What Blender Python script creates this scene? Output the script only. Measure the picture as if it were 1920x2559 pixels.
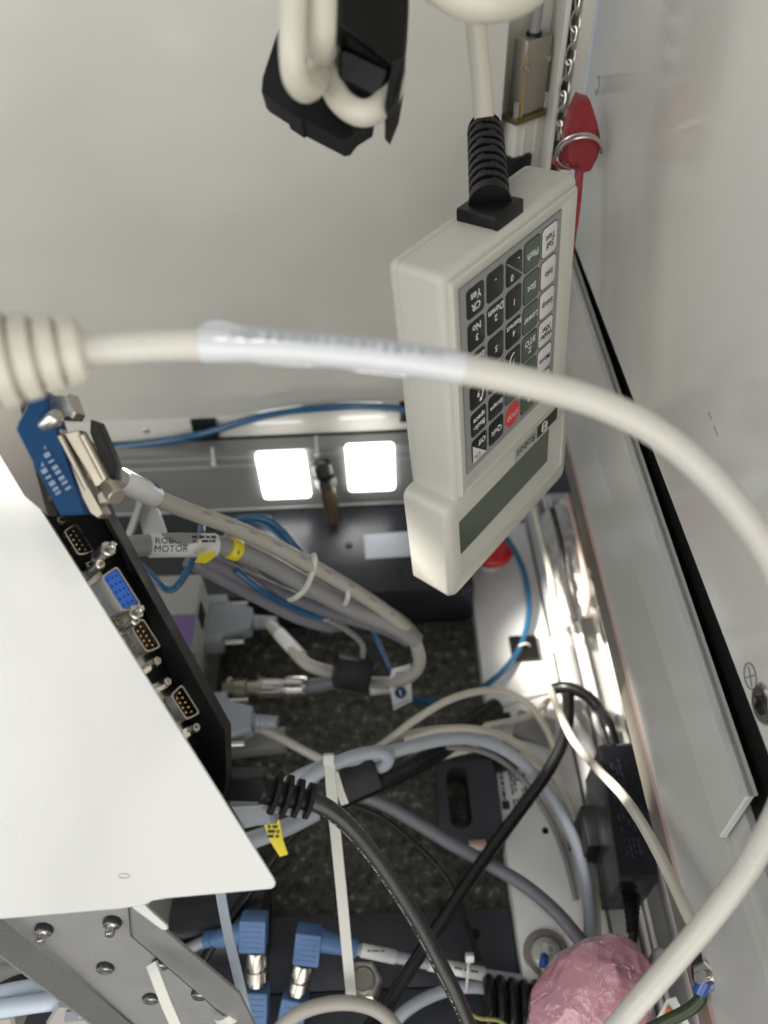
import bpy, bmesh, math, random
from mathutils import Vector, Matrix
random.seed(7)
scn = bpy.context.scene
for o in list(bpy.data.objects): bpy.data.objects.remove(o)
COL = scn.collection
# ------------------------------------------------------------------ camera
F, CX, CY = 1950., 960., 1279.5
CAMP = Vector((0, 0, .66))
CR = Matrix.Rotation(math.radians(42), 3, 'X') @ Matrix.Rotation(math.radians(-2.5), 3, 'Z')
cam = bpy.data.cameras.new('camera'); camo = bpy.data.objects.new('camera', cam); COL.objects.link(camo)
camo.matrix_world = Matrix.Translation(CAMP) @ CR.to_4x4()
cam.sensor_fit = 'VERTICAL'; cam.sensor_height = 36.; cam.lens = F / 2559 * 36
cam.clip_start = .01; cam.clip_end = 50
cam.dof.use_dof = True; cam.dof.focus_distance = .405; cam.dof.aperture_fstop = 6.0
scn.camera = camo
# ------------------------------------------------------------------ light (indoor: lamps, plain room ambience)
w = bpy.data.worlds.new('World'); scn.world = w; w.use_nodes = True
w.node_tree.nodes['Background'].inputs[0].default_value = (.80, .86, .95, 1)
w.node_tree.nodes['Background'].inputs[1].default_value = .33
def area(name, loc, tgt, size, power, col=(1, 1, 1), sy=None):
    l = bpy.data.lights.new(name, 'AREA'); l.energy = power; l.color = col; l.size = size
    if sy: l.shape = 'RECTANGLE'; l.size_y = sy
    o = bpy.data.objects.new(name, l); COL.objects.link(o); o.location = loc
    o.rotation_euler = (Vector(tgt) - Vector(loc)).to_track_quat('-Z', 'Y').to_euler()
    return o
area('room_light', (.50, -1.40, .58), (.03, .4, .38), 2.4, 26.5, (1, .955, .87), 1.7)
area('left_fill', (-.95, -.55, .95), (.08, .3, .4), 1.0, 8.0, (1, .98, .93))  # unseen fill added at the left to brighten the door
area('glint_lamp', (.05, -.30, 1.9), (.05, .25, .1), .13, 1.9, (1, .98, .94))  # small unseen lamp, added for glints on cables and plastic
def spot(name, loc, tgt, power, deg, blend, col=(1, 1, 1), rad=.02):
    l = bpy.data.lights.new(name, 'SPOT'); l.energy = power; l.color = col; l.spot_size = math.radians(deg); l.spot_blend = blend; l.shadow_soft_size = rad
    o = bpy.data.objects.new(name, l); COL.objects.link(o); o.location = loc
    o.rotation_euler = (Vector(tgt) - Vector(loc)).to_track_quat('-Z', 'Y').to_euler()
    return o
spot('rail_spot_rear', (-.62, .47, .90), (.200, .38, .035), 240, 7.5, .4, (1, .95, .86))  # added spot without a real source, brightens the far part of the profile
spot('rail_spot_front', (-.62, .40, .90), (.196, .20, .045), 240, 9, .4, (1, .95, .86))  # second added spot, same purpose for the near part
scn.render.engine = 'CYCLES'
scn.view_settings.view_transform = 'Standard'; scn.view_settings.look = 'None'
scn.view_settings.exposure = 0.06; scn.view_settings.gamma = 1
# ------------------------------------------------------------------ pixel -> ray helpers (distance always from what a thing touches)
def ray(px, py): return CR @ Vector(((px - CX) / F, -(py - CY) / F, -1))
def PD(px, py, d): return CAMP + ray(px, py) * d
def PA(px, py, ax, v):
    r = ray(px, py); return CAMP + r * ((v - CAMP[ax]) / r[ax])
def PXX(px, py, x=.15): return PA(px, py, 0, x)
def PY(px, py, y): return PA(px, py, 1, y)
def PZ(px, py, z): return PA(px, py, 2, z)
V = Vector
# ------------------------------------------------------------------ materials
MATS = {}
def mat(name, col, rough=.5, metal=0., var=.06, vscale=25., bump=0., bscale=200., coat=0., spec=.5, trans=0., emit=None, es=0., sss=0., rvar=.08, smear=0.):
    m = bpy.data.materials.new(name); m.use_nodes = True; nt = m.node_tree; b = nt.nodes['Principled BSDF']
    tc = nt.nodes.new('ShaderNodeTexCoord'); nz = nt.nodes.new('ShaderNodeTexNoise'); nz.inputs['Scale'].default_value = vscale
    nz.inputs['Detail'].default_value = 5; nt.links.new(tc.outputs['Object'], nz.inputs['Vector'])
    mx = nt.nodes.new('ShaderNodeMixRGB'); mx.blend_type = 'MIX'
    c = Vector(col)
    mx.inputs[1].default_value = (*[max(0, x * (1 - var)) for x in c], 1); mx.inputs[2].default_value = (*[min(1, x * (1 + var)) for x in c], 1)
    nt.links.new(nz.outputs['Fac'], mx.inputs[0]); nt.links.new(mx.outputs[0], b.inputs['Base Color'])
    mr = nt.nodes.new('ShaderNodeMapRange'); mr.inputs[1].default_value = .3; mr.inputs[2].default_value = .7
    mr.inputs[3].default_value = max(.02, rough - rvar); mr.inputs[4].default_value = min(1, rough + rvar)
    nz2 = nt.nodes.new('ShaderNodeTexNoise'); nz2.inputs['Scale'].default_value = vscale * 2.3; nz2.inputs['Detail'].default_value = 6
    nt.links.new(tc.outputs['Object'], nz2.inputs['Vector'])
    nt.links.new(nz2.outputs['Fac'], mr.inputs[0]); nt.links.new(mr.outputs[0], b.inputs['Roughness'])
    b.inputs['Metallic'].default_value = metal; b.inputs['Specular IOR Level'].default_value = spec
    b.inputs['Coat Weight'].default_value = coat; b.inputs['Coat Roughness'].default_value = .08
    b.inputs['Transmission Weight'].default_value = trans
    if sss: b.inputs['Subsurface Weight'].default_value = sss; b.inputs['Subsurface Radius'].default_value = (.01, .005, .005); b.inputs['Subsurface Scale'].default_value = .3
    if emit: b.inputs['Emission Color'].default_value = (*emit, 1); b.inputs['Emission Strength'].default_value = es
    if bump:
        n3 = nt.nodes.new('ShaderNodeTexNoise'); n3.inputs['Scale'].default_value = bscale; n3.inputs['Detail'].default_value = 4
        nt.links.new(tc.outputs['Object'], n3.inputs['Vector'])
        bp = nt.nodes.new('ShaderNodeBump'); bp.inputs['Strength'].default_value = bump; bp.inputs['Distance'].default_value = .001
        nt.links.new(n3.outputs['Fac'], bp.inputs['Height']); nt.links.new(bp.outputs[0], b.inputs['Normal'])
    MATS[name] = m
    return m
def wavy(m, scale, strength, dist):
    nt = m.node_tree; b = nt.nodes['Principled BSDF']; tc = nt.nodes.new('ShaderNodeTexCoord'); n = nt.nodes.new('ShaderNodeTexNoise'); n.inputs['Scale'].default_value = scale; n.inputs['Detail'].default_value = 2
    nt.links.new(tc.outputs['Object'], n.inputs['Vector']); bp = nt.nodes.new('ShaderNodeBump'); bp.inputs['Strength'].default_value = strength; bp.inputs['Distance'].default_value = dist; nt.links.new(n.outputs['Fac'], bp.inputs['Height'])
    l = b.inputs['Normal'].links
    if l: nt.links.new(l[0].from_socket, bp.inputs['Normal'])
    nt.links.new(bp.outputs[0], b.inputs['Normal'])
def smudge(m, amount=.25, scale=9.):
    """wiped dust and finger marks: patches where the gloss is duller"""
    nt = m.node_tree; b = nt.nodes['Principled BSDF']; old = b.inputs['Roughness'].links[0].from_socket; tc = nt.nodes.new('ShaderNodeTexCoord'); n = nt.nodes.new('ShaderNodeTexNoise'); n.inputs['Scale'].default_value = scale; n.inputs['Detail'].default_value = 8; n.inputs['Roughness'].default_value = .7; n.inputs['Distortion'].default_value = .8
    nt.links.new(tc.outputs['Object'], n.inputs['Vector']); r = nt.nodes.new('ShaderNodeMapRange'); r.inputs[1].default_value = .48; r.inputs[2].default_value = .68; r.inputs[3].default_value = 0; r.inputs[4].default_value = amount; nt.links.new(n.outputs['Fac'], r.inputs[0])
    ad = nt.nodes.new('ShaderNodeMath'); ad.use_clamp = True; nt.links.new(old, ad.inputs[0]); nt.links.new(r.outputs[0], ad.inputs[1]); nt.links.new(ad.outputs[0], b.inputs['Roughness'])
wavy(mat('wall_paint', (.70, .685, .625), .15, var=.012, vscale=4, bump=.06, bscale=260, coat=.3, rvar=.015), 7, .45, .02)
mat('door_paint', (.82, .805, .745), .075, var=.012, vscale=4, bump=.09, bscale=300, rvar=.01)
sh_m = mat('sheet_paint', (.645, .65, .625), .16, var=.02, vscale=3, rvar=.01); wavy(sh_m, 7, .5, .012); smudge(sh_m, .2, 8)
mat('frame_grey', (.55, .545, .515), .24, var=.02, vscale=14, bump=.06, bscale=120, coat=.2, rvar=.03)
mat('lip_brown', (.17, .155, .13), .35, var=.06, rvar=.04)
mat('flange_paint', (.64, .635, .60), .22, var=.02, vscale=14, bump=.06, bscale=120, coat=.2, rvar=.03)
mat('frame_dark', (.11, .10, .085), .5, var=.1)
mat('copper_edge', (.55, .40, .35), .35, metal=.3)
mat('rubber_black', (.006, .006, .006), .7, spec=.2)
mat('black_plastic', (.006, .006, .0065), .40, bump=.12, bscale=700, spec=.3)
mat('black_gloss', (.007, .007, .009), .30, bump=.05, bscale=300, spec=.35)
mat('black_powder', (.006, .006, .0065), .5, bump=.7, bscale=1500, spec=.25)
mat('ferrite_black', (.006, .006, .006), .5, bump=.1, bscale=500, spec=.25)
mat('dark_panel', (.022, .024, .030), .34, var=.15, vscale=18, bump=.15, bscale=500)
mat('dark_anodised', (.038, .041, .050), .42, var=.12, vscale=30, bump=.2, bscale=700)
mat('rail_metal', (.30, .30, .29), .42, metal=.35, var=.06, vscale=12, bump=.08, bscale=150)
mat('bracket_grey', (.30, .30, .295), .45, metal=.35, var=.07, vscale=30, bump=.3, bscale=900)
mat('chassis_grey', (.30, .30, .285), .45, metal=.25, var=.06, vscale=20, bump=.2, bscale=600)
mat('aluminium', (.86, .85, .82), .34, metal=.35, var=.06, vscale=30)
mat('steel', (.62, .60, .56), .22, metal=1, var=.08, vscale=60)
mat('nickel', (.60, .57, .51), .25, metal=1, var=.1, vscale=60)
mat('tin_beige', (.42, .385, .32), .32, metal=.8, var=.04, vscale=50, rvar=.03)
mat('brass', (.22, .18, .10), .35, metal=1, var=.12, vscale=60)
mat('gold_pin', (.85, .55, .25), .25, metal=1)
mat('dark_steel', (.08, .08, .075), .3, metal=.9, var=.15)
mat('white_plate', (.78, .775, .75), .4, var=.04, vscale=14, bump=.05)
smudge(mat('pendant_plastic', (.56, .552, .495), .42, var=.035, vscale=14, bump=.22, bscale=1100), .2, 16)
mat('membrane_grey', (.27, .265, .26), .42, var=.03, vscale=50, bump=.1, bscale=900)
mat('key_black', (.007, .0075, .0075), .38, bump=.12, bscale=900)
mat('key_green', (.075, .105, .075), .4, bump=.1, bscale=900)
mat('key_white', (.66, .65, .64), .4, bump=.1, bscale=900)
mat('key_red', (.60, .045, .05), .4)
mat('ink_black', (.015, .015, .016), .5)
mat('ink_white', (.72, .72, .70), .5)
mat('ink_grey', (.16, .16, .17), .5)
mat('lcd', (.085, .108, .088), .16, var=.04, vscale=8)
mat('label_grey', (.40, .385, .36), .4)
mat('cable_cream', (.62, .59, .50), .36, var=.03, vscale=60, bump=.05, bscale=400)
smudge(mat('cable_white', (.62, .60, .54), .30, var=.07, vscale=35, bump=.12, bscale=120), .3, 30)
mat('cable_beige', (.42, .40, .355), .45, var=.06, vscale=60)
mat('cable_grey', (.27, .265, .265), .45, var=.06, vscale=60)
mat('cable_lightgrey', (.38, .41, .46), .42, var=.06, vscale=60)
mat('cable_violet', (.17, .165, .19), .45, var=.06, vscale=60)
mat('cable_black', (.006, .006, .0065), .32, var=.1, vscale=80)
mat('cable_charcoal', (.032, .031, .03), .3, var=.12, vscale=80)
mat('tube_blue', (.018, .13, .28), .18, trans=.3, var=.08, vscale=60, coat=.4)
mat('tie_white', (.66, .66, .60), .42, var=.05)
mat('tie_bluewhite', (.58, .66, .76), .4, var=.04)
mat('boot_blue', (.09, .18, .37), .45, var=.06, vscale=60)
mat('hood_grey', (.24, .26, .29), .5, var=.05, vscale=40, bump=.1, bscale=500)
mat('connector_blue', (.001, .043, .13), .45, spec=.25, var=.05)
mat('vga_blue', (.03, .14, .60), .4)
mat('label_white', (.74, .74, .73), .42, var=.03)
mat('label_yellow', (.80, .66, .03), .45, var=.04)
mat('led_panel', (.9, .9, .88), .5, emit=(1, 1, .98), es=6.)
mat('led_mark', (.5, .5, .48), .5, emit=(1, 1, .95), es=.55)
mat('red_plastic', (.26, .010, .018), .32, var=.1, coat=.3)
mat('red_button', (.45, .010, .014), .3, coat=.4)
mat('purple', (.12, .075, .19), .5)
mat('crimp_blue', (.02, .09, .38), .25, coat=.5)
mat('wire_greenyellow', (.035, .055, .02), .4, var=.3)
mat('wire_yellow', (.30, .30, .08), .4)
mat('orange', (.75, .16, .03), .5)
def bubble():
    m = mat('bubble_pink', (.60, .29, .35), .10, var=.22, vscale=30, coat=1., sss=.2, rvar=.04); nt = m.node_tree; b = nt.nodes['Principled BSDF']
    tc = nt.nodes.new('ShaderNodeTexCoord'); n1 = nt.nodes.new('ShaderNodeTexVoronoi'); n1.inputs['Scale'].default_value = 75; n1.feature = 'F1'
    n2 = nt.nodes.new('ShaderNodeTexNoise'); n2.inputs['Scale'].default_value = 60; n2.inputs['Detail'].default_value = 6; mxv = nt.nodes.new('ShaderNodeMixRGB'); mxv.inputs[0].default_value = .02
    nt.links.new(tc.outputs['Object'], n2.inputs['Vector']); nt.links.new(tc.outputs['Object'], mxv.inputs[1]); nt.links.new(n2.outputs['Color'], mxv.inputs[2]); nt.links.new(mxv.outputs[0], n1.inputs['Vector'])
    bp = nt.nodes.new('ShaderNodeBump'); bp.inputs['Strength'].default_value = .8; bp.inputs['Distance'].default_value = .0030; nt.links.new(n1.outputs['Distance'], bp.inputs['Height']); nt.links.new(bp.outputs[0], b.inputs['Normal']); nt.links.new(bp.outputs[0], b.inputs['Coat Normal'])
bubble()
mat('clear_film', (.95, .93, .88), .10, trans=.6, var=.02)
mat('crease_glint', (.84, .68, .71), .18, coat=.6)  # pale tone of the painted glints on the parcel
mat('bubble_glass', (.55, .55, .52), .12, var=.05, coat=.6, trans=.2)
mat('label_film', (.66, .68, .70), .12, var=.03, vscale=90, bump=.25, bscale=160, coat=.6)
mat('print_pale', (.20, .27, .37), .5)
mat('ink_faint', (.40, .42, .47), .5)
mat('conduit_grey', (.46, .46, .46), .38, var=.04)
mat('washer_bronze', (.30, .27, .23), .35, metal=.7)
# granite
def granite():
    m = bpy.data.materials.new('granite'); m.use_nodes = True; nt = m.node_tree; b = nt.nodes['Principled BSDF']
    tc = nt.nodes.new('ShaderNodeTexCoord')
    n1 = nt.nodes.new('ShaderNodeTexNoise'); n1.inputs['Scale'].default_value = 125; n1.inputs['Detail'].default_value = 7; n1.inputs['Roughness'].default_value = .7
    v = nt.nodes.new('ShaderNodeTexVoronoi'); v.inputs['Scale'].default_value = 330
    for x in (n1, v): nt.links.new(tc.outputs['Object'], x.inputs['Vector'])
    r1 = nt.nodes.new('ShaderNodeValToRGB'); e = r1.color_ramp.elements
    e[0].position = .34; e[0].color = (.010, .010, .010, 1); e[1].position = .66; e[1].color = (.24, .235, .205, 1)
    k = e.new(.5); k.color = (.060, .061, .052, 1); k = e.new(.57); k.color = (.075, .07, .052, 1)
    nt.links.new(n1.outputs['Fac'], r1.inputs[0])
    mx = nt.nodes.new('ShaderNodeMixRGB'); mx.blend_type = 'MULTIPLY'; mx.inputs[0].default_value = .6
    nt.links.new(r1.outputs[0], mx.inputs[1]); vr = nt.nodes.new('ShaderNodeMapRange'); vr.inputs[2].default_value = .75; vr.inputs[3].default_value = .6; vr.inputs[4].default_value = 1.1; nt.links.new(v.outputs['Distance'], vr.inputs[0]); nt.links.new(vr.outputs[0], mx.inputs[2]); nt.links.new(mx.outputs[0], b.inputs['Base Color'])
    b.inputs['Roughness'].default_value = .55; b.inputs['Specular IOR Level'].default_value = .3
    MATS['granite'] = m
granite()
# ------------------------------------------------------------------ objects
WL = {}
def tag(o, label, cat, group=None):
    o['label'] = label; o['category'] = cat
    if group: o['group'] = group
    return o
def thing(name, label, cat, loc, group=None):
    o = bpy.data.objects.new(name, None); o.empty_display_size = .01; COL.objects.link(o); o.location = loc
    WL[o] = Vector(loc); return tag(o, label, cat, group)
def obj(name, bm, m, parent=None, smooth=35, shift=True, sharp=True):
    bmesh.ops.recalc_face_normals(bm, faces=bm.faces)
    vs = bm.verts
    c = Vector((0, 0, 0))
    if len(vs):
        lo = Vector([min(v.co[i] for v in vs) for i in range(3)]); hi = Vector([max(v.co[i] for v in vs) for i in range(3)]); c = (lo + hi) / 2
    for v in vs: v.co -= c
    me = bpy.data.meshes.new(name); bm.to_mesh(me); bm.free()
    return link(name, me, m, c, parent, smooth)
def link(name, me, m, c, parent=None, smooth=35):
    if m and not me.materials: me.materials.append(MATS[m])
    if smooth and len(me.polygons):
        me.polygons.foreach_set('use_smooth', [True] * len(me.polygons)); me.set_sharp_from_angle(angle=math.radians(smooth))
    o = bpy.data.objects.new(name, me); COL.objects.link(o); WL[o] = Vector(c)
    if parent: o.parent = parent; o.location = Vector(c) - WL[parent]
    else: o.location = c
    return o
def struct(o): o['kind'] = 'structure'; return o
def B(): return bmesh.new()
def face(bm, vs):
    try: return bm.faces.new(vs)
    except ValueError: return None
def box(bm, c, s, R=None, bev=0., seg=2):
    r = bmesh.ops.create_cube(bm, size=1.); vs = r['verts']
    for v in vs: v.co = Vector((v.co.x * s[0], v.co.y * s[1], v.co.z * s[2]))
    if bev:
        es = list({e for v in vs for e in v.link_edges})
        g = bmesh.ops.bevel(bm, geom=es, offset=bev, segments=seg, profile=.5, affect='EDGES'); vs = list({v for f in g['faces'] for v in f.verts} | {v for v in vs if v.is_valid})
    M = R if R is not None else Matrix.Identity(3)
    for v in vs: v.co = M @ v.co + Vector(c)
    return bm
def bx(lo, hi, bev=0., seg=2):
    lo = V(lo); hi = V(hi); return box(B(), (lo + hi) / 2, hi - lo, None, bev, seg)
def spline(pts, sub):
    out = []; n = len(pts)
    for i in range(n - 1):
        p0 = pts[max(0, i - 1)]; p1 = pts[i]; p2 = pts[i + 1]; p3 = pts[min(n - 1, i + 2)]
        for k in range(sub):
            t = k / sub
            out.append(.5 * ((2 * p1) + (p2 - p0) * t + (2 * p0 - 5 * p1 + 4 * p2 - p3) * t * t + (3 * p1 - p0 - 3 * p2 + p3) * t ** 3))
    out.append(pts[-1]); return out
def frames(path):
    n = len(path); T = [(path[min(i + 1, n - 1)] - path[max(i - 1, 0)]).normalized() for i in range(n)]
    a = V((0, 0, 1)) if abs(T[0].z) < .9 else V((1, 0, 0))
    u = (a - T[0] * a.dot(T[0])).normalized(); fr = []
    for t in T:
        u = (u - t * u.dot(t)).normalized(); fr.append((t, u, t.cross(u)))
    return fr
def tube(bm, pts, r, seg=12, sub=6, caps=True, flat=None):
    path = spline([V(p) for p in pts], sub) if sub > 1 else [V(p) for p in pts]
    fr = frames(path); rings = []
    n = len(path)
    for i, (p, (t, u, v)) in enumerate(zip(path, fr)):
        if callable(r): rr = r(i / (n - 1))
        else: rr = r
        rings.append([bm.verts.new(p + (u * math.cos(a) * rr + v * math.sin(a) * rr * (flat or 1))) for a in [2 * math.pi * k / seg for k in range(seg)]])
    for a, b in zip(rings, rings[1:]):
        for k in range(seg): face(bm, (a[k], a[(k + 1) % seg], b[(k + 1) % seg], b[k]))
    if caps: face(bm, rings[0]); face(bm, rings[-1])
    return bm
def perp(ax):
    ax = V(ax).normalized(); a = V((0, 0, 1)) if abs(ax.z) < .9 else V((1, 0, 0))
    u = (a - ax * a.dot(ax)).normalized(); return ax, u, ax.cross(u)
def lathe(bm, p, ax, prof, seg=16, u=None):
    ax_, uu, vv = perp(ax)
    if u is not None: uu = (V(u) - ax_ * V(u).dot(ax_)).normalized(); vv = ax_.cross(uu)
    rings = []
    for s, r in prof:
        rings.append([bm.verts.new(V(p) + ax_ * s + (uu * math.cos(2 * math.pi * k / seg) + vv * math.sin(2 * math.pi * k / seg)) * r) for k in range(seg)])
    for a, b in zip(rings, rings[1:]):
        for k in range(seg): face(bm, (a[k], a[(k + 1) % seg], b[(k + 1) % seg], b[k]))
    face(bm, rings[0]); face(bm, rings[-1]); return bm
def cyl(bm, p, q, r, seg=16, ch=.12):
    p = V(p); q = V(q); L = (q - p).length; c = min(r * ch, L * .3)
    return lathe(bm, p, q - p, [(0, r - c), (c, r), (L - c, r), (L, r - c)], seg)
def loft(bm, loops, cap0=True, cap1=True):
    R_ = [[bm.verts.new(p) for p in l] for l in loops]; n = len(R_[0])
    for a, b in zip(R_, R_[1:]):
        for k in range(n): face(bm, (a[k], a[(k + 1) % n], b[(k + 1) % n], b[k]))
    if cap0: face(bm, R_[0])
    if cap1: face(bm, R_[-1])
    return bm
def rrect(x0, x1, y0, y1, r, k=3):
    pts = []
    for cx, cy, a0 in ((x1 - r, y1 - r, 0), (x0 + r, y1 - r, 90), (x0 + r, y0 + r, 180), (x1 - r, y0 + r, 270)):
        for i in range(k + 1):
            a = math.radians(a0 + 90 * i / k); pts.append((cx + r * math.cos(a), cy + r * math.sin(a)))
    return pts
def polyprism(bm, front, back, bev=0.):
    """solid between two matching outlines (lists of points)"""
    front = [V(p) for p in front]; back = [V(p) for p in back]
    if bev:
        cf = sum(front, V((0, 0, 0))) / len(front); cb = sum(back, V((0, 0, 0))) / len(back)
        f2 = [p + (cf - p).normalized() * bev for p in front]; b2 = [p + (cb - p).normalized() * bev for p in back]
        fm = [p + (q - p).normalized() * bev for p, q in zip(front, back)]; bmm = [q + (p - q).normalized() * bev for p, q in zip(front, back)]
        return loft(bm, [f2, fm, bmm, b2])
    return loft(bm, [front, back])
def pxprism(pts, d, thick, bev=0., dn=None):
    """outline of a plate given by sight lines at camera depth d (scalar or per point), with real thickness away from the viewer"""
    ds = d if isinstance(d, (list, tuple)) else [d] * len(pts)
    f = [PD(x, y, dd) for (x, y), dd in zip(pts, ds)]
    ax = (CR @ V((0, 0, -1))) * thick if dn is None else V(dn).normalized() * thick
    return polyprism(B(), f, [p + ax for p in f], bev)
def yawm(deg): return Matrix.Rotation(math.radians(deg), 3, 'Z')
FONT = {}
def text_mesh(s, size, bold=0.):
    k = (s, size, bold)
    if k in FONT: return FONT[k]
    cu = bpy.data.curves.new('lettering', 'FONT'); cu.body = s; cu.size = size; cu.align_x = 'CENTER'; cu.align_y = 'CENTER'; cu.resolution_u = 2; cu.offset = bold; cu.space_line = .85
    o = bpy.data.objects.new('lettering', cu); COL.objects.link(o)
    me = bpy.data.meshes.new_from_object(o.evaluated_get(bpy.context.evaluated_depsgraph_get()))
    bpy.data.objects.remove(o); bpy.data.curves.remove(cu); FONT[k] = me; return me
def text(s, size, c, right, up, m, parent, name='lettering', bold=0.):
    me = text_mesh(s, size, bold); right = V(right).normalized(); up = V(up); up = (up - right * up.dot(right)).normalized(); n = right.cross(up)
    bm = B(); bm.from_mesh(me); Mx = Matrix((right, up, n)).transposed()
    for v in bm.verts: v.co = Mx @ v.co + V(c)
    return obj(name, bm, m, parent, smooth=0)
def text_on_tube(s, size, p, q, r, outn, m, parent, name='lettering', shift=0., bold=0., flip=False, off=0.):
    """lettering printed round a straight sleeve from p to q"""
    me = text_mesh(s, size, bold); ax = (V(q) - V(p)).normalized(); n = V(outn); n = (n - ax * n.dot(ax)).normalized(); side = n.cross(ax)
    if flip: side = -side
    mid = (V(p) + V(q)) / 2 + ax * shift; bm = B(); bm.from_mesh(me)
    for v in bm.verts:
        a = (v.co.y + off) / r; v.co = mid + ax * v.co.x + (n * math.cos(a) + side * math.sin(a)) * (r + .0003)
    return obj(name, bm, m, parent, smooth=0)
def marks(c, right, up, w, h, rows, m, parent, seed=0, name='print', fill=.75, gl=(.0012, .006)):
    """rows of unreadable small print as thin raised dashes"""
    rnd = random.Random(seed); bm = B(); right = V(right).normalized(); up = V(up).normalized(); n = right.cross(up)
    for i in range(rows):
        y = h * (.5 - (i + .5) / rows); x = -w / 2
        while x < w / 2 - .0015:
            L = rnd.uniform(*gl); L = min(L, w / 2 - x)
            if rnd.random() < fill:
                hh = h / rows * .28
                vs = [bm.verts.new(V(c) + right * (x + a * L) + up * (y + b * hh) + n * .0003) for a, b in ((0, -1), (1, -1), (1, 1), (0, 1))]; face(bm, vs)
            x += L + rnd.uniform(.0006, .0016)
    return obj(name, bm, m, parent, smooth=0)
TOCAM = CR @ V((0, 0, 1)); CRIGHT = CR @ V((1, 0, 0)); CUP = CR @ V((0, 1, 0))
def cpts(pts, r=0.):
    out = []
    for p in pts:
        q = PD(*p)
        if q.z < r: q = PZ(p[0], p[1], r)
        out.append(q)
    return out
def cable(name, label, m, r, pts, cat='cable', parent=None, group=None, sub=7, seg=12):
    bm = tube(B(), cpts(pts, r), r, seg, sub); o = obj(name, bm, m, parent, smooth=60)
    if not parent: tag(o, label, cat, group)
    return o
def sleeve(name, m, p, q, r, parent, seg=18): return obj(name, cyl(B(), p, q, r, seg, .06), m, parent, smooth=50)

# ================================================================== SETTING
# granite base
struct(obj('floor', bx((-.75, .165, -.05), (.0845, .442, 0)), 'granite', smooth=0))
struct(obj('base_floor', bx((-.75, -.6, -.07), (.40, .9, -.052)), 'dark_panel', smooth=0))
# white back wall: panel above a seam, skirting strip below it
WY = .58
wr = .0965
struct(obj('wall_back', bx((-.75, WY, .165), (wr, WY + .012, 1.1), .001), 'wall_paint'))
sk = obj('wall_skirting', bx((-.75, WY + .001, .136), (wr, WY + .011, .1642), .001), 'wall_paint'); struct(sk)
p = PY(366, 1077, WY + .001)
tag(obj('panel_screw', lathe(B(), p, (0, -1, 0), [(-.004, .0035), (.0004, .0035), (.0009, .0028), (.0009, .001)], 14), 'steel'), 'small screw in the white skirting strip left of the black tie mount', 'screw')
struct(obj('wall_gap', bx((-.75, WY + .004, .10), (.10, WY + .010, .1365)), 'rubber_black', smooth=0))
# right side: door, its rubber gap, the frame under it
FY, NY = .575, -.01
struct(obj('door_panel', bx((.152, NY, .352), (.170, FY, 1.1), .002), 'door_paint'))
struct(obj('door_gap', bx((.162, NY, .30), (.168, FY, .353)), 'rubber_black', smooth=0))
def zline(a, b, x=.15):
    pa = PXX(*a, x); pb = PXX(*b, x); k = (pb.z - pa.z) / (pb.y - pa.y)
    return lambda y: pa.z + k * (y - pa.y)
z0 = zline((1461, 1259), (1674, 2100)); z1 = zline((1598, 1500), (1785, 2100)); z2 = zline((1693, 1500), (1853, 1991)); 
def band(name, za, zb, xa, xb, ya, yb, m, th=.006, bev=.0008):
    f = [V((xa, ya, za(ya))), V((xa, yb, za(yb))), V((xb, yb, zb(yb))), V((xb, ya, zb(ya)))]
    return obj(name, polyprism(B(), f, [p + V((th, 0, 0)) for p in f], bev), m)
fr_ = tag(thing('door_frame', 'long grey folded sheet metal frame running under the glossy white door', 'frame', (.155, .25, .2)), 'long grey folded sheet metal frame running under the glossy white door', 'frame')
band('lower_panel', z0, z1, .150, .154, NY, FY, 'frame_grey').parent = fr_
for c in COL.objects:
    if c.name.startswith('lower_panel'): c.location -= WL[fr_]
yc = PXX(1853, 1991).y; ya_ = PXX(1785, 2095).y
fl = [V((.1525, yc, z2(yc))), V((.1525, FY, z2(FY))), V((.1525, FY, z1(FY) + .001)), V((.1525, ya_, z1(ya_) + .001))]
obj('flange', polyprism(B(), fl, [p + V((.004, 0, 0)) for p in fl], .0008), 'flange_paint', fr_)
f2 = [V((.1495, yc, z2(yc))), V((.1495, FY, z2(FY))), V((.1495, FY, z2(FY) - .003)), V((.1495, yc + .004, z2(yc) - .003))]
obj('flange_lip', polyprism(B(), f2, [p + V((.008, 0, 0)) for p in f2], .0006), 'flange_paint', fr_)
f3 = [V((.1485, NY, z0(NY))), V((.1485, FY, z0(FY))), V((.1485, FY, z0(FY) - .0014)), V((.1485, NY, z0(NY) - .0014))]
obj('bottom_edge', polyprism(B(), f3, [p + V((.012, 0, 0)) for p in f3], .0005), 'copper_edge', fr_)
f4 = [V((.1515, NY, z0(NY) - .0016)), V((.1515, FY, z0(FY) - .0016)), V((.1515, FY, z0(FY) - .030)), V((.1515, NY, z0(NY) - .030))]
obj('under_lip', polyprism(B(), f4, [p + V((.004, 0, 0)) for p in f4], .0005), 'lip_brown', fr_)
bp_ = obj('back_plate', bx((.158, NY, .20), (.1615, FY, .3)), 'frame_grey', fr_)
struct(obj('wall_side', bx((.212, -.3, -.05), (.22, .6, .232)), 'frame_dark', smooth=0))
for (x0, y0), (x1, y1) in (((1771, 1030), (1778, 1048)), ((1784, 1064), (1794, 1090))):
    obj('scratch', tube(B(), [PXX(x0, y0, .1519), PXX(x1, y1, .1519)], .00018, 5, 1), 'ink_grey', bpy.data.objects['door_panel'])
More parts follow.
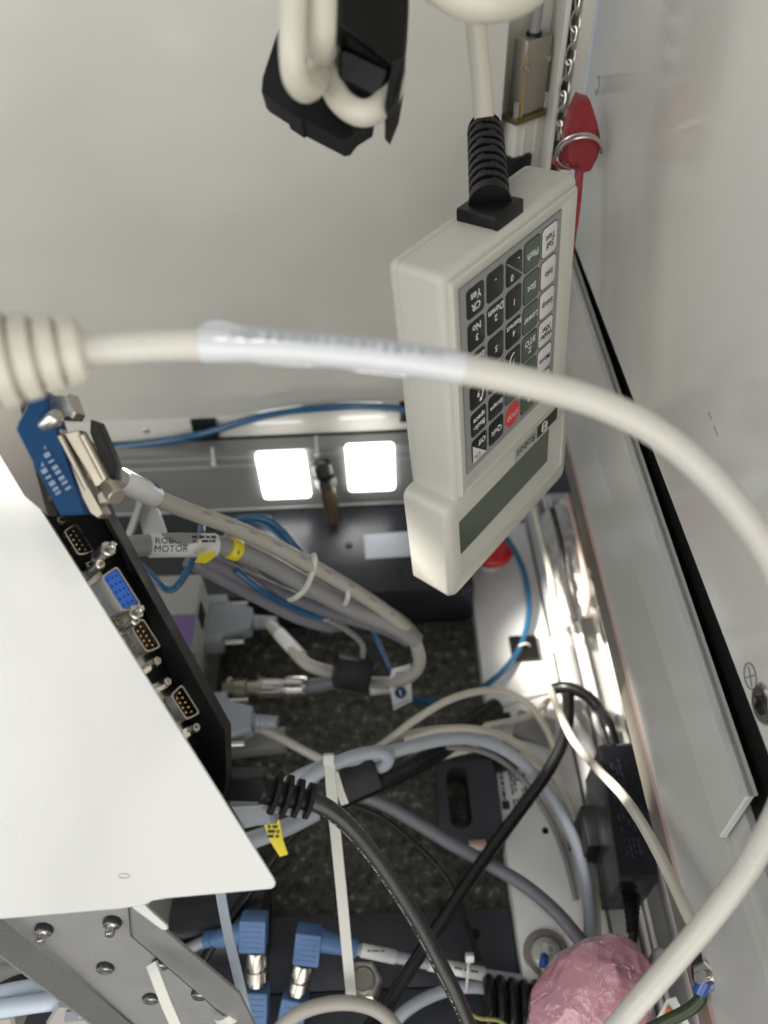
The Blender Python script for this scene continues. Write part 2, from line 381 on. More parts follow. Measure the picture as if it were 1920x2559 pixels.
# door fittings
t = thing('door_lock', 'round grey metal lock with key slot in the glossy white door', 'lock', PXX(1912, 1760, .152))
p = PXX(1912, 1760, .152)
obj('rosette', lathe(B(), p, (-1, 0, 0), [(-.004, .0085), (.001, .0085), (.002, .0075), (.002, .005)], 24), 'steel', t)
obj('plug', lathe(B(), p, (-1, 0, 0), [(0, .0042), (.0026, .0042), (.003, .0036)], 18), 'dark_steel', t)
obj('slot', box(B(), p + V((-.0032, 0, 0)), (.0006, .0012, .005)), 'rubber_black', t)
p = PXX(1877, 1690, .152); bm = B(); tube(bm, [p + V((-.0004, math.cos(a) * .0055, math.sin(a) * .0055)) for a in [i * math.pi / 12 for i in range(25)]], .00025, 5, 1)
for a in (0.4, 2.0, 3.6, 5.1): tube(bm, [p + V((-.0004, 0, 0)), p + V((-.0004, math.cos(a) * .0042, math.sin(a) * .0042))], .00025, 5, 1)
tag(obj('door_symbol', bm, 'ink_grey'), 'small printed circle symbol with radial lines above the door lock', 'symbol')
p = PXX(1494, 212, .152); bm = B(); tube(bm, [p + V((-.0004, math.cos(a) * .0035 - .001, math.sin(a) * .0055)) for a in [math.radians(x) for x in range(40, 330, 15)]], .0003, 5, 1)
tag(obj('door_mark', bm, 'ink_grey'), 'tiny printed C shaped mark at the top corner edge of the door', 'mark')
# back right corner: channel with connector column
struct(obj('wall_channel', bx((wr, .612, .1), (.146, .62, 1.1)), 'wall_paint', smooth=0))
struct(obj('wall_channel_side', bx((wr - .004, .581, .1), (wr - .0005, .6125, 1.1)), 'wall_paint', smooth=0))
struct(obj('wall_post', bx((.131, .572, .1), (.1345, .613, 1.1), .0006), 'wall_paint'))
struct(obj('corner_gap', bx((.1345, .606, .1), (.1425, .611, 1.1)), 'rubber_black', smooth=0))
struct(obj('corner_strip', bx((.1425, .576, .1), (.1515, .612, 1.1), .0008), 'wall_paint'))

# ---- rail at the foot of the wall
RY = .557
rail = thing('wall_rail', 'long grey brushed metal rail at the foot of the white wall', 'rail', (-.2, RY, .06))
prof = [(.0, .054), (.0, .060), (.001, .064), (.002, .075), (.0022, .088), (.0022, .116), (.0035, .117), (.0035, .119), (.0022, .120), (.0022, .1275), (.004, .1285), (.004, .1345), (.022, .1345), (.022, .054)]
obj('rail_profile', loft(B(), [[V((x, RY + a, b)) for a, b in prof] for x in (-.75, .083)]), 'rail_metal', rail, smooth=20)
obj('rail_highlight', bx((-.75, RY - .0012, .0545), (.083, RY - .0002, .0572), .0003), 'aluminium', rail)  # bright strip standing in for the highlight along the rail's lower edge
def rpx(px, py): return PY(px, py, RY)
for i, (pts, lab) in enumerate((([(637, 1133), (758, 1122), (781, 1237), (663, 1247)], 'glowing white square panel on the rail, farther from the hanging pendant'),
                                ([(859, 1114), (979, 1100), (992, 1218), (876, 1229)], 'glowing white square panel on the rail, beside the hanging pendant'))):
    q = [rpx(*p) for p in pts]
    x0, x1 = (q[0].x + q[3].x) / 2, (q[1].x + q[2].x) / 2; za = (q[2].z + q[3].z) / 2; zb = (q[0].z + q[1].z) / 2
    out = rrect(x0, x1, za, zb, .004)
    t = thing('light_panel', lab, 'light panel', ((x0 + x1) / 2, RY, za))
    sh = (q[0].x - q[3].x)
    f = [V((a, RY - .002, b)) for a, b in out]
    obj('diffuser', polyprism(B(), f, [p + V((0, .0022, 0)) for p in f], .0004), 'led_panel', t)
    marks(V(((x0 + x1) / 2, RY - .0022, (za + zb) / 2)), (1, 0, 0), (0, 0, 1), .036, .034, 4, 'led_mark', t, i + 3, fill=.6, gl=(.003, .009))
for px, py0, py1, nm in ((532, 1112, 1152, 'thin white plastic pin under the black tie mount on the rail'), (790, 1083, 1130, 'thin white plastic pin between the two glowing squares')):
    p = rpx(px, py0); q = rpx(px + 3, py1); p.y = q.y = RY - .004
    bm = B(); cyl(bm, p, q, .0014, 8); bmesh.ops.create_icosphere(bm, subdivisions=2, radius=.0026, matrix=Matrix.Translation(q))
    cyl(bm, V((q.x, RY + .003, q.z)), q, .0012, 8)
    tag(obj('plastic_pin', bm, 'tie_white'), nm, 'pin')
# bolt on the rail
p = PY(805, 1165, RY - .008); q = PZ(836, 1302, .060)
t = thing('levelling_bolt', 'dark socket head bolt with brass sleeve between the glowing squares', 'bolt', p)
ax = (q - p).normalized(); L = (q - p).length
obj('head', lathe(B(), p - ax * .004, ax, [(0, .007), (.0015, .0095), (.012, .0095), (.0135, .008)], 24), 'dark_steel', t)
obj('socket', lathe(B(), p - ax * .0046, ax, [(0, .0035), (.002, .0035)], 6), 'steel', t)
obj('nut', lathe(B(), p + ax * .0125, ax, [(0, .009), (.001, .011), (.010, .011), (.011, .009)], 6), 'dark_steel', t, smooth=20)
obj('sleeve', lathe(B(), p + ax * .023, ax, [(0, .0078), (L - .024, .0078), (L - .023, .0068)], 20), 'brass', t)
# dark deck in front of the rail
deck = thing('lower_deck', 'dark glossy shelf plate in front of the rail with drilled holes', 'plate', (-.2, .5, .0))
obj('deck_plate', bx((-.75, .443, .0), (.0835, RY + .002, .054), .0015), 'dark_panel', deck)
for px, py in ((690, 1254), (757, 1249), (686, 1284), (755, 1278), (901, 1236), (968, 1232), (900, 1267), (970, 1262), (930, 1180 + 175)):
    p = PZ(px, py, .0542); obj('hole', lathe(B(), p - V((0, 0, .002)), (0, 0, 1), [(0, .0016), (.0022, .0016)], 12), 'rubber_black', deck)
c4 = [PZ(909, 1337, .0545), PZ(1095, 1322, .0545), PZ(1098, 1385, .0545), PZ(914, 1397, .0545)]
tag(obj('deck_label', polyprism(B(), c4, [p - V((0, 0, .0008)) for p in c4]), 'cable_lightgrey', smooth=0), 'blank pale grey rectangular label on the dark deck behind the pendant', 'label')
p = PZ(873, 1362, .0545); tag(obj('deck_screw', lathe(B(), p - V((0, 0, .001)), (0, 0, 1), [(0, .0035), (.002, .0035), (.003, .0025)], 14), 'dark_steel'), 'dark round screw head on the deck beside the pale label', 'screw')
# front base plates
pl = thing('front_plate', 'dark anodised plate with a round hole in front of the granite', 'plate', (-.2, .1, 0))
obj('plate_rear', bx((-.75, .1225, -.02), (.0838, .1735, .006), .0012), 'dark_anodised', pl)
obj('plate_front', bx((-.75, -.35, -.02), (.0838, .1218, .006), .0012), 'dark_anodised', pl)
p = PZ(1188, 2333, .0063); obj('hole', lathe(B(), p - V((0, 0, .003)), (0, 0, 1), [(0, .0038), (.0031, .0038)], 18), 'rubber_black', pl)
# white side plate
sp = thing('side_plate', 'long white plate beside the granite, drilled and slotted', 'plate', (.12, .3, .02))
obj('plate', bx((.0848, -.1, -.05), (.153, .552, .02), .001), 'white_plate', sp)
p = PZ(1363, 2076, .0203); obj('hole', lathe(B(), p - V((0, 0, .004)), (0, 0, 1), [(0, .0027), (.0041, .0027)], 16), 'rubber_black', sp)
a = PZ(1418, 2058, .0204); b = PZ(1423, 2120, .0204)
obj('slot', box(B(), (a + b) / 2 - V((0, 0, .001)), (.0024, abs(b.y - a.y) + .004, .002)), 'rubber_black', sp)
struct(obj('side_channel', bx((.153, -.3, -.05), (.213, .6, .012)), 'frame_grey', smooth=0))

# ================================================================== TEACH PENDANT
PM = Matrix(((.654, -.7526, -.0764), (.7563, .6526, .046), (.0152, -.0879, .996)))
PO = V((.02921709, .28746223, .48291879))
def L(x, y, z): return PO + PM @ V((x * .001, y * .001, z * .001))
pend = thing('teach_pendant', 'grey handheld robot pendant with coloured keypad hanging upside down', 'keypad', L(56, 15, -207))
bm = B(); box(bm, L(56.5, 16.5, -67.5), (.1135, .031, .137), PM, .0045, 4); obj('body', bm, 'pendant_plastic', pend, smooth=50)
# split line round the housing
def ring_loop(x0, x1, z0_, z1_, r, y, k=4): return [L(a, y, b) for a, b in rrect(x0, x1, z0_, z1_, r, k)]
hd = obj('display_head', loft(B(), [ring_loop(-3, 116, -201, -137, 3, 34), ring_loop(-9, 122, -207, -131, 5, 30), ring_loop(-9.6, 122.6, -207.6, -130.4, 5, 4.5), ring_loop(-8, 121, -206, -132, 5, 1.6), ring_loop(-5, 118, -203, -135, 5, 0),
        ring_loop(0.5, 113.5, -192, -147, 1.5, 0), ring_loop(1, 113, -191.5, -147.5, 1.5, .9), ring_loop(5.5, 102, -181, -152, .8, 4.2)], True, True), 'pendant_plastic', pend, smooth=40)
obj('display', loft(B(), [ring_loop(5.6, 101.9, -180.9, -152.1, .6, 4.0), ring_loop(5.6, 101.9, -180.9, -152.1, .6, 3.7)]), 'lcd', hd)
f = ring_loop(3.2, 108.5, -130, -3.2, 2, 0)
obj('keypad_frame', loft(B(), [ring_loop(3.2, 108.5, -130.5, -3.2, 1.5, 1.2), ring_loop(3.2, 108.5, -130.5, -3.2, 1.5, -.6), ring_loop(3.9, 107.8, -129.8, -3.9, 1.5, -1.3), ring_loop(6.6, 95.6, -128, -6.6, 1, -1.3), ring_loop(7.2, 95.0, -127.4, -7.2, 1, -.8)]), 'pendant_plastic', pend, smooth=40)
mem = obj('keypad_membrane', loft(B(), [ring_loop(8.8, 93.4, -116.6, -9, .8, -.6), ring_loop(8.8, 93.4, -116.6, -9, .8, -1.15)]), 'membrane_grey', pend)
obj('membrane_border', loft(B(), [ring_loop(8.3, 93.9, -117.1, -8.5, .8, -.6), ring_loop(8.3, 93.9, -117.1, -8.5, .8, -1.0)]), 'ink_grey', pend)
obj('parting_line', tube(B(), ring_loop(-.1, 113.1, -136, .9, 4.2, 25.5) + ring_loop(-.1, 113.1, -136, .9, 4.2, 25.5)[:1], .00018, 5, 1), 'membrane_grey', pend)
TR, TU = -(PM @ V((1, 0, 0))), -(PM @ V((0, 0, 1)))
def key(col, row, m, txt, tm, size=3.0, border=None, r=2.2, name='key'):
    x0 = 13.1 + 15.75 * col; z1_ = -12.1 - 17.2 * row; x1 = x0 + 13.6; zb = z1_ - 14.8
    if border: obj('key_border', loft(B(), [ring_loop(x0 - .5, x1 + .5, zb - .5, z1_ + .5, r + .3, -1.0), ring_loop(x0 - .5, x1 + .5, zb - .5, z1_ + .5, r + .3, -1.3)]), border, pend, smooth=30)
    k = obj(name, loft(B(), [ring_loop(x0, x1, zb, z1_, r, -1.1), ring_loop(x0, x1, zb, z1_, r, -1.45), ring_loop(x0 + .35, x1 - .35, zb + .35, z1_ - .35, r, -1.65)]), m, pend, smooth=30)
    for s, dx, dz, sz in txt:
        text(s, sz * .001, L((x0 + x1) / 2 + dx, -1.72, (z1_ + zb) / 2 + dz), TR, TU, tm, k, 'legend', bold=.00012)
    return k, (x0 + x1) / 2, (z1_ + zb) / 2
S = 4.8
blk = [(0, 0, [('CR', 0, -2.4, 5.2), ('Yes', 0, 3., 5.4)]), (0, 1, [('3', 0, -1.6, S), ('No', 0, 3.9, 5.2)]), (0, 2, [('6', 0, -1.6, S), ('Extend', 0, 4.2, 4.2)]), (0, 3, [('9', 0, 0, S)]),
       (0, 4, [('Back-', 0, -2.3, 4.6), ('space', 0, 2.5, 4.6)]), (1, 0, [('.', 0, 1, 6.)]), (1, 1, [('2', 0, 0, S), ('Down', 0, 4.3, 5.2)]), (1, 2, [('5', 0, 0, S)]), (1, 3, [('8', 0, 0, S), ('Up', 0, 4.3, 5.2)]),
       (1, 4, [('Escape', 0, 0, 4.2)]), (1, 5, [('Quit', 0, 0, 5.2)]), (2, 1, [('1', 0, 0, S)]), (2, 2, [('4', 0, 0, S), ('Retract', 0, 4.5, 4.3)]), (2, 3, [('7', 0, 0, S)])]
for c, r, tx in blk:
    k, kx, kz = key(c, r, 'key_black', tx, 'ink_white')
    if (c, r) in ((0, 3), (2, 3)):
        sg = 1 if c == 0 else -1
        bm = B(); tube(bm, [L(kx + sg * (math.cos(a) * 4.2 - .5), -1.75, kz + math.sin(a) * 5.2) for a in [math.radians(x) for x in range(-70, 100, 10)]], .00028, 6, 1)
        ae = L(kx + sg * (math.cos(math.radians(-70)) * 4.2 - .5), -1.75, kz + math.sin(math.radians(-70)) * 5.2)
        tube(bm, [ae, ae + PM @ V((sg * .0018, 0, .0002))], .00028, 6, 1); tube(bm, [ae, ae + PM @ V((sg * .0006, 0, .0019))], .00028, 6, 1)
        obj('arrow', bm, 'ink_white', k)
k, kx, kz = key(2, 0, 'key_black', [('0', -2.2, -3.4, S), ('-', 3.3, 3.6, S)], 'ink_white')
obj('divider', tube(B(), [L(kx - 6.4, -1.6, kz + 5.2), L(kx + 6.6, -1.6, kz - 5.4)], .0004, 6, 1), 'membrane_grey', k)
k, kx, kz = key(0, 5, 'key_black', [('Off', 2.2, 3.3, 4.8)], 'ink_white')
tri = [L(kx - 6.3, -1.8, kz + 4.6), L(kx - 6.3, -1.8, kz - 6.8), L(kx + 5.6, -1.8, kz - 6.8)]
obj('white_half', polyprism(B(), tri, [p + PM @ V((0, .0003, 0)) for p in tri]), 'key_white', k, smooth=0)
text('On', .0044, L(kx - 2.6, -1.86, kz - 3.9), TR, TU, 'ink_black', k, 'legend', bold=.00005)
for r, s in enumerate(('Pitch', 'Slot', 'Lower', None, '', 'R')):
    if s is None: key(3, r, 'key_green', [('Z', 0, -1.9, 4.8), ('BTO', 0, 3.1, 5.0)], 'ink_white', border='ink_black')
    else: key(3, r, 'key_green', [(s, 0, 0, 5.0)] if s else [], 'ink_white', border='ink_black')
key(2, 4, 'key_green', [('Run', 0, 0, 4.8)], 'ink_white', border='ink_black')
for r, s in enumerate(('Self\nTest', 'Info', 'Setup', 'Wafer\nXfer', 'Move', '')):
    key(4, r, 'key_white', [(s, 0, 0, 4.9 if '\n' not in s else 4.7)] if s else [], 'ink_black', border='ink_black')
kx = 13.1 + 31.5 + 6.8; kz = -12.1 - 86 - 7.4
oc = lambda rr, y: [L(kx + rr * math.cos(math.radians(22.5 + 45 * i)), y, kz + rr * 1.06 * math.sin(math.radians(22.5 + 45 * i))) for i in range(8)]
k = obj('stop_key', loft(B(), [oc(7.5, -1.0), oc(7.5, -1.45), oc(7.1, -1.65)]), 'key_red', pend, smooth=0)
text('STOP', .0048, L(kx, -1.72, kz), TR, TU, 'ink_white', k, 'legend')
# maker's strip: grey field with a word, dark field with a double ring emblem
st = obj('name_strip', loft(B(), [ring_loop(56, 80.5, -145, -136, .4, .3), ring_loop(56, 80.5, -145, -136, .4, -.35)]), 'label_grey', pend)
for q in ((L(57, -.0, -137.5)),): pass
text('Robot', .0078, L(68.2, -.45, -140.4), TR, TU, 'ink_black', st, 'legend', bold=.0001)
st2 = obj('emblem_strip', loft(B(), [ring_loop(80.6, 103.5, -145, -136, .4, .3), ring_loop(80.6, 103.5, -145, -136, .4, -.35)]), 'ink_black', pend)
bm = B()
for dz in (-1.7, 1.7): tube(bm, [L(88.5 + 2.6 * math.cos(a), -.5, -140.5 + dz + 1.6 * math.sin(a)) for a in [i * math.pi / 8 for i in range(17)]], .0004, 6, 1)
tube(bm, [L(85.2, -.5, -140.5), L(91.8, -.5, -140.5)], .00035, 6, 1)
obj('emblem', bm, 'ink_white', st2)
# cable gland on the pendant's top
gx, gy = 55.5, 14.5
bm = B(); box(bm, L(gx, gy, 3.2), (.0225, .0225, .0075), PM, .0012, 2); gb = obj('gland_base', bm, 'black_plastic', pend)
top = L(gx, gy, 6.5); gtop = PD(1212, 318, .385); gax = gtop - top; gl = gax.length
prof = [(0, .0098), (.002, .0098)]
for i in range(9):
    s0 = .002 + i * (gl - .004) / 9; h = (gl - .004) / 9; rr = .0094 - .0006 * i / 9
    prof += [(s0, rr - .0003), (s0 + h * .08, rr), (s0 + h * .54, rr), (s0 + h * .60, rr - .0003), (s0 + h * .62, rr - .0028), (s0 + h * .97, rr - .0028)]
prof += [(gl - .002, .0086), (gl, .0080)]
gl_o = obj('strain_relief', lathe(B(), top, gax, prof, 28), 'black_plastic', pend, smooth=30)
bm = B()
gu = perp(gax)
for i in range(9):
    s0 = .002 + (i + .62) * (gl - .004) / 9
    for k in range(4):
        a = math.pi / 2 * k + (math.pi / 4 if i % 2 else 0) + .3
        dr = gu[1] * math.cos(a) + gu[2] * math.sin(a); box(bm, top + gu[0] * (s0 + .0008) + dr * .0074, (.0022, .0034, .0020), Matrix((dr, gu[0].cross(dr), gu[0])).transposed())
obj('relief_webs', bm, 'black_plastic', gl_o)

# looped pendant cable with ferrite clamps overhead
lc = thing('pendant_cable', 'cream cable of the pendant looped through a black ferrite clamp', 'cable', PD(900, 100, .3))
obj('cord', tube(B(), [gtop - gax.normalized() * .006] + cpts([(1206, 230, .374), (1195, 120, .362), (1188, 30, .352), (1180, -90, .345)]), .0049, 16, 7), 'cable_cream', lc, smooth=60)
obj('cord_loop', tube(B(), cpts([(990, -190, .275), (1060, -75, .27), (1140, -10, .265), (1215, 6, .262), (1300, -12, .265), (1370, -80, .27), (1420, -200, .275)]), .0062, 16, 7), 'cable_cream', lc, smooth=60)
obj('cord_loop', tube(B(), cpts([(735, -120, .25), (733, 0, .252), (731, 110, .255), (738, 190, .262), (762, 222, .27), (788, 205, .279), (799, 160, .288), (790, 110, .295)]), .0046, 16, 7), 'cable_cream', lc, smooth=60)
obj('cord_loop', tube(B(), cpts([(808, -120, .255), (805, 0, .258), (803, 80, .262), (802, 112, .268), (806, 128, .28), (812, 120, .295)]), .0051, 16, 7), 'cable_cream', lc, smooth=60)
obj('cord_loop', tube(B(), cpts([(822, 130, .30), (824, 190, .293), (850, 250, .287), (900, 282, .284), (948, 268, .287), (982, 215, .295), (985, 150, .302)]), .0047, 16, 7), 'cable_cream', lc, smooth=60)
fc = thing('ferrite_clamp', 'open black plastic ferrite clamp hanging overhead with cream cable through it', 'ferrite clamp', PD(840, 180, .31))
obj('rear_shell', pxprism([(718, -60), (697, 65), (656, 190), (653, 226), (662, 236), (712, 268), (716, 280), (752, 304), (758, 300), (858, 352), (872, 349), (890, 325), (930, 300), (960, 150), (960, -60)], .302, .014, .0006), 'ferrite_black', fc, smooth=25)
obj('front_shell', pxprism([(850, -60), (848, 60), (920, 112), (988, 166), (1010, 150), (1022, 25), (1024, -60)], [.283, .283, .282, .281, .289, .292, .292], .020, .0008), 'ferrite_black', fc, smooth=25)
obj('side_wall', pxprism([(984, 150), (970, 205), (962, 262), (976, 280), (1000, 222), (1014, 140)], [.2770, .2775, .279, .281, .283, .285], .026, .0008), 'ferrite_black', fc, smooth=25)
obj('core', pxprism([(846, 128), (862, 122), (975, 176), (966, 205), (945, 247), (868, 208), (846, 200)], .286, .02, .0012), 'black_gloss', fc, smooth=25)
obj('latch', pxprism([(870, 78), (965, 150), (974, 168), (868, 112)], .285, .012, .0006), 'rubber_black', fc, smooth=25)

# ================================================================== foreground white cable
wc = thing('white_cable', 'thick white cable with clear wrapped label sweeping across in front of the pendant', 'cable', PD(960, 900, .23))
wpts = [(205, 872, .218), (330, 866, .220), (500, 860, .222), (700, 868, .224), (900, 885, .227), (1100, 912, .230), (1300, 952, .233), (1480, 1002, .236), (1620, 1068, .238), (1740, 1160, .241), (1850, 1280, .244), (1940, 1420, .247),
        (1995, 1600, .250), (2005, 1800, .258), (1965, 1985, .272), (1880, 2150, .287), (1790, 2275, .297), (1690, 2395, .305), (1590, 2510, .312), (1480, 2640, .318)]
wpath = spline(cpts(wpts), 7)
obj('cord', tube(B(), cpts(wpts), .0046, 20, 7), 'cable_white', wc, smooth=60)
# wrapped label: second skin over part of the cord with a flag edge
def subpath(path, a, b): return path[int(a * (len(path) - 1)):int(b * (len(path) - 1)) + 1]
lp = subpath(wpath, 2.05 / 19, 5.35 / 19)
ls = obj('label_wrap', tube(B(), lp, lambda t: .0049 + .0006 * max(0, 1 - abs(t - .06) / .10), 20, 1), 'label_film', wc, smooth=60)
rnd = random.Random(4); bm = B()
for i in range(3, len(lp) - 3):
    p, q = lp[i], lp[i + 1]; ax = (q - p).normalized(); n = (CUP * .45 + TOCAM); n = (n - ax * n.dot(ax)).normalized(); s = n.cross(ax)
    for k in range(2):
        a0 = p + ax * (.0022 * k + rnd.uniform(0, .0006)); hgt = rnd.uniform(.0012, .0022); wd = rnd.uniform(.0004, .0016)
        vs = []
        for ca, cb in ((0, -1), (1, -1), (1, 1), (0, 1)):
            an = cb * hgt / .0049 * .8; vs.append(bm.verts.new(a0 + ax * wd * ca + (n * math.cos(an) + s * math.sin(an)) * .00535))
        face(bm, vs)
obj('print', bm, 'ink_faint', ls, smooth=0)
obj('label_flag', pxprism([(508, 836), (511, 806), (545, 802), (640, 822), (735, 846), (735, 856), (508, 852)], [.2215, .2205, .2205, .222, .2235, .2235, .2215], .0004), 'label_film', wc, smooth=25)
# ribbed boot and hood at its end
a0 = PD(214, 872, .2185); a1 = PD(-40, 905, .212); bax = a1 - a0; bl = bax.length
prof = [(0, .0064), (.001, .0080)]
for i, rr in enumerate((.0090, .0100, .0112, .0124)):
    s = .0010 + i * .0060; prof += [(s, rr - .0020), (s, rr), (s + .0004, rr + .0004), (s + .0040, rr + .0010), (s + .0044, rr + .0006), (s + .0044, rr - .0018), (s + .0060, rr - .0016)]
prof += [(.0250, .0128), (.030, .0150), (bl + .02, .0165)]
obj('boot', lathe(B(), a0, bax, prof, 28), 'cable_cream', wc, smooth=30)

# ================================================================== white sheet, computer with ports
DS = .325
sh = thing('cover_sheet', 'bright white painted sheet metal cover with a rounded corner in front of the computer', 'cover', PD(100, 2000, DS))
out = [(-500, 310), (100, 1270), (250, 1509), (500, 1905), (684, 2196), (689, 2208), (686, 2217), (678, 2222), (415, 2246), (380, 2252), (363, 2262), (300, 2272), (-500, 2340)]
obj('sheet', pxprism(out, DS, .0016, .0004), 'sheet_paint', sh, smooth=25)
obj('tab', pxprism([(330, 2257), (362, 2261), (368, 2268), (418, 2314), (420, 2322), (412, 2326), (404, 2323), (330, 2268)], .3275, .0016, .0004), 'sheet_paint', sh, smooth=25)
p = PD(310, 2190, DS - .0002); bm = B(); tube(bm, [p + (CRIGHT * math.cos(a) * .0024 + CUP * math.sin(a) * .0009) for a in [i * math.pi / 10 for i in range(21)]], .0002, 5, 1)
obj('dimple', bm, 'sheet_paint', sh)
EX, EY = .533, .846
e3 = CRIGHT * EX - CUP * EY; n3 = CRIGHT * EY + CUP * EX
comp = thing('computer', 'black powder coated computer with a row of serial ports behind the white cover', 'computer', PD(300, 1700, .40))
inn = [(60, 1120), (480, 1790), (520, 1880), (545, 1985)]
def band_px(name, A, dA, Bp, dB, m, parent, th=.0015, bev=0.):
    f = [PD(x, y, dA) for x, y in A] + [PD(x, y, dB) for x, y in reversed(Bp)]
    ax = -TOCAM * th
    return obj(name, polyprism(B(), f, [p + ax for p in f], bev), m, parent, smooth=20)
band_px('port_panel', [(-40, 1110), (60, 1260), (440, 1870), (520, 2010)], .338, [(150, 1085), (205, 1190), (505, 1800), (540, 2000)], .352, 'black_powder', comp, .003)
lipo = [(212, 1160), (262, 1282), (563, 1829), (566, 1950), (556, 2000)]
lipi = [(165, 1120), (212, 1215), (505, 1800), (515, 1920), (530, 2010)]
band_px('far_lip', lipi, .352, lipo, .340, 'black_powder', comp, .0016)
fo = [PD(x, y, .3402) for x, y in lipo]; fi = [p - TOCAM * .013 for p in fo]
bm = B(); fo2 = [p - n3 * .0016 for p in fo]; fi2 = [p - n3 * .0016 for p in fi]
loft(bm, [[a, b, c, d] for a, b, c, d in zip(fo, fi, fi2, fo2)]); obj('side_wall', bm, 'black_powder', comp, smooth=20)
obj('case', pxprism([(-450, 560), (-60, 1120), (60, 1300), (420, 1880), (460, 2000), (300, 2150), (-450, 2200)], .356, .05, .001), 'black_powder', comp, smooth=20)
TH = math.radians(52); N3 = n3 * math.sin(TH) + TOCAM * math.cos(TH); B3 = n3 * math.cos(TH) - TOCAM * math.sin(TH)
def dshape(w, h, inset=0.):
    w2, h2 = w / 2 - inset, h / 2 - inset; sk_ = .0011; r = .0014
    base = [(-w2, h2), (w2, h2), (w2 - sk_, -h2), (-w2 + sk_, -h2)]
    pts = []
    n = 4
    for i in range(n):
        p = V((*base[i], 0)); a = V((*base[i - 1], 0)); b = V((*base[(i + 1) % n], 0))
        pa = p + (a - p).normalized() * r; pb = p + (b - p).normalized() * r
        pts += [pa, (pa + pb) / 4 + p / 2, pb]
    return [(p.x, p.y) for p in pts]
def dsub(name, lab, c, w, h, depth, insert, shellm, pins, parent=None, screws=True, thumbs=False):
    t = thing(name, lab, 'port', c)
    fr = lambda a, b, s: V(c) + e3 * a + B3 * b + N3 * s
    o_ = dshape(w, h); i_ = dshape(w, h, .0006)
    obj('shell', loft(B(), [[fr(a, b, -depth) for a, b in o_], [fr(a, b, 0) for a, b in o_], [fr(a, b, 0) for a, b in i_], [fr(a, b, -depth * .7) for a, b in i_]], True, True), shellm, t, smooth=30)
    ins = dshape(w, h, .0008)
    io = obj('insert', loft(B(), [[fr(a, b, -depth * .69) for a, b in ins], [fr(a, b, -.004 if pins == 'male' else -.0006) for a, b in ins]]), insert, t, smooth=30)
    rows = [(5, h * .16), (4, -h * .16)] if pins == 'male' else [(5, h * .24), (5, 0), (5, -h * .24)]
    pitch = w * .8 / 5
    for n, y in rows:
        for i in range(n):
            x = (i - (n - 1) / 2) * pitch
            if pins == 'male': obj('pin', cyl(B(), fr(x, y, -.0045), fr(x, y, -.001), .0005, 8), 'gold_pin', t)
            else: obj('socket', cyl(B(), fr(x, y, -.0012), fr(x, y, -.00055), .0006, 8), 'connector_blue', t)
    if screws:
        for s in (-1, 1):
            q = fr(s * (w / 2 + .0042), 0, -depth); obj('jack_screw', lathe(B(), q, N3, [(0, .0022), (depth - .0025, .0022), (depth - .002, .0018), (depth - .002, .0011), (depth - .004, .0011)], 6 if not thumbs else 16), 'nickel', t, smooth=20)
    obj('flange', loft(B(), [[fr(a, b, -depth) for a, b in rrect(-w / 2 - .0065, w / 2 + .0065, -h / 2 - .0016, h / 2 + .0016, .001)], [fr(a, b, -depth - .0012) for a, b in rrect(-w / 2 - .0065, w / 2 + .0065, -h / 2 - .0016, h / 2 + .0016, .001)]]), 'nickel', t, smooth=30)
    return t, fr
dsub('serial_port', 'nine pin metal serial port next to the blue video connector', PD(364, 1590, .337), .0150, .0076, .0085, 'ink_black', 'nickel', 'male')
dsub('serial_port', 'nine pin metal serial port nearest the black ribbed plug', PD(462, 1757, .337), .0150, .0076, .0085, 'ink_black', 'nickel', 'male')
dsub('serial_port', 'serial port half hidden under the lower end of the blue connector bar', PD(196, 1350, .341), .0150, .0076, .0085, 'ink_black', 'nickel', 'male')
dsub('video_connector', 'metal video connector with bright blue face and thumb screws', PD(302, 1474, .328), .0195, .0092, .015, 'vga_blue', 'nickel', 'female', thumbs=True)
# dark bracket below the thumb screw and the DB adapter with blue bar
ad = thing('connector_adapter', 'metal connector adapter stack with blue printed bar at the cream boot', 'connector', PD(170, 1140, .32))
def stack(name, c, le, lb, n0, n1, m, rr=.001):
    fr = lambda a, b, s: V(c) + e3 * a + B3 * b + N3 * s
    q = rrect(-le / 2, le / 2, -lb / 2, lb / 2, rr)
    return obj(name, loft(B(), [[fr(a, b, n0) for a, b in q], [fr(a, b, n0 + .0004 if n1 > n0 else n0) for a, b in q], [fr(a, b, n1) for a, b in q]]), m, ad, smooth=30), fr
c0 = PD(128, 1128, .315)
bar = obj('blue_bar', pxprism([(82, 985), (108, 975), (212, 1285), (150, 1288), (38, 1072), (46, 1050)], [.300, .303, .312, .309, .300, .300], .012, .0008), 'connector_blue', ad, smooth=25)
# print on the bar
marks(PD(133, 1180, .3062) + TOCAM * .0012, e3, n3, .021, .0085, 2, 'print_pale', bar, 5, fill=.95, gl=(.0009, .0020))
obj('metal_flange', pxprism([(100, 1030), (112, 1018), (258, 1285), (246, 1296), (228, 1284)], [.304, .305, .318, .318, .317], .010, .0006), 'tin_beige', ad, smooth=25)
obj('inner_shell', pxprism([(128, 1075), (150, 1072), (236, 1238), (222, 1262), (200, 1245)], [.308, .309, .318, .318, .317], .008, .0006), 'nickel', ad, smooth=25)
obj('outer_shell', pxprism([(160, 1082), (196, 1074), (262, 1190), (268, 1212), (240, 1218), (226, 1190)], [.310, .312, .320, .320, .320, .318], .009, .0006), 'tin_beige', ad, smooth=25)
obj('ridge', tube(B(), cpts([(150, 1088, .306), (218, 1222, .314)]), .0012, 10, 1), 'tin_beige', ad)
obj('ridge', tube(B(), cpts([(205, 1085, .308), (262, 1195, .316)]), .0015, 10, 1), 'tin_beige', ad)
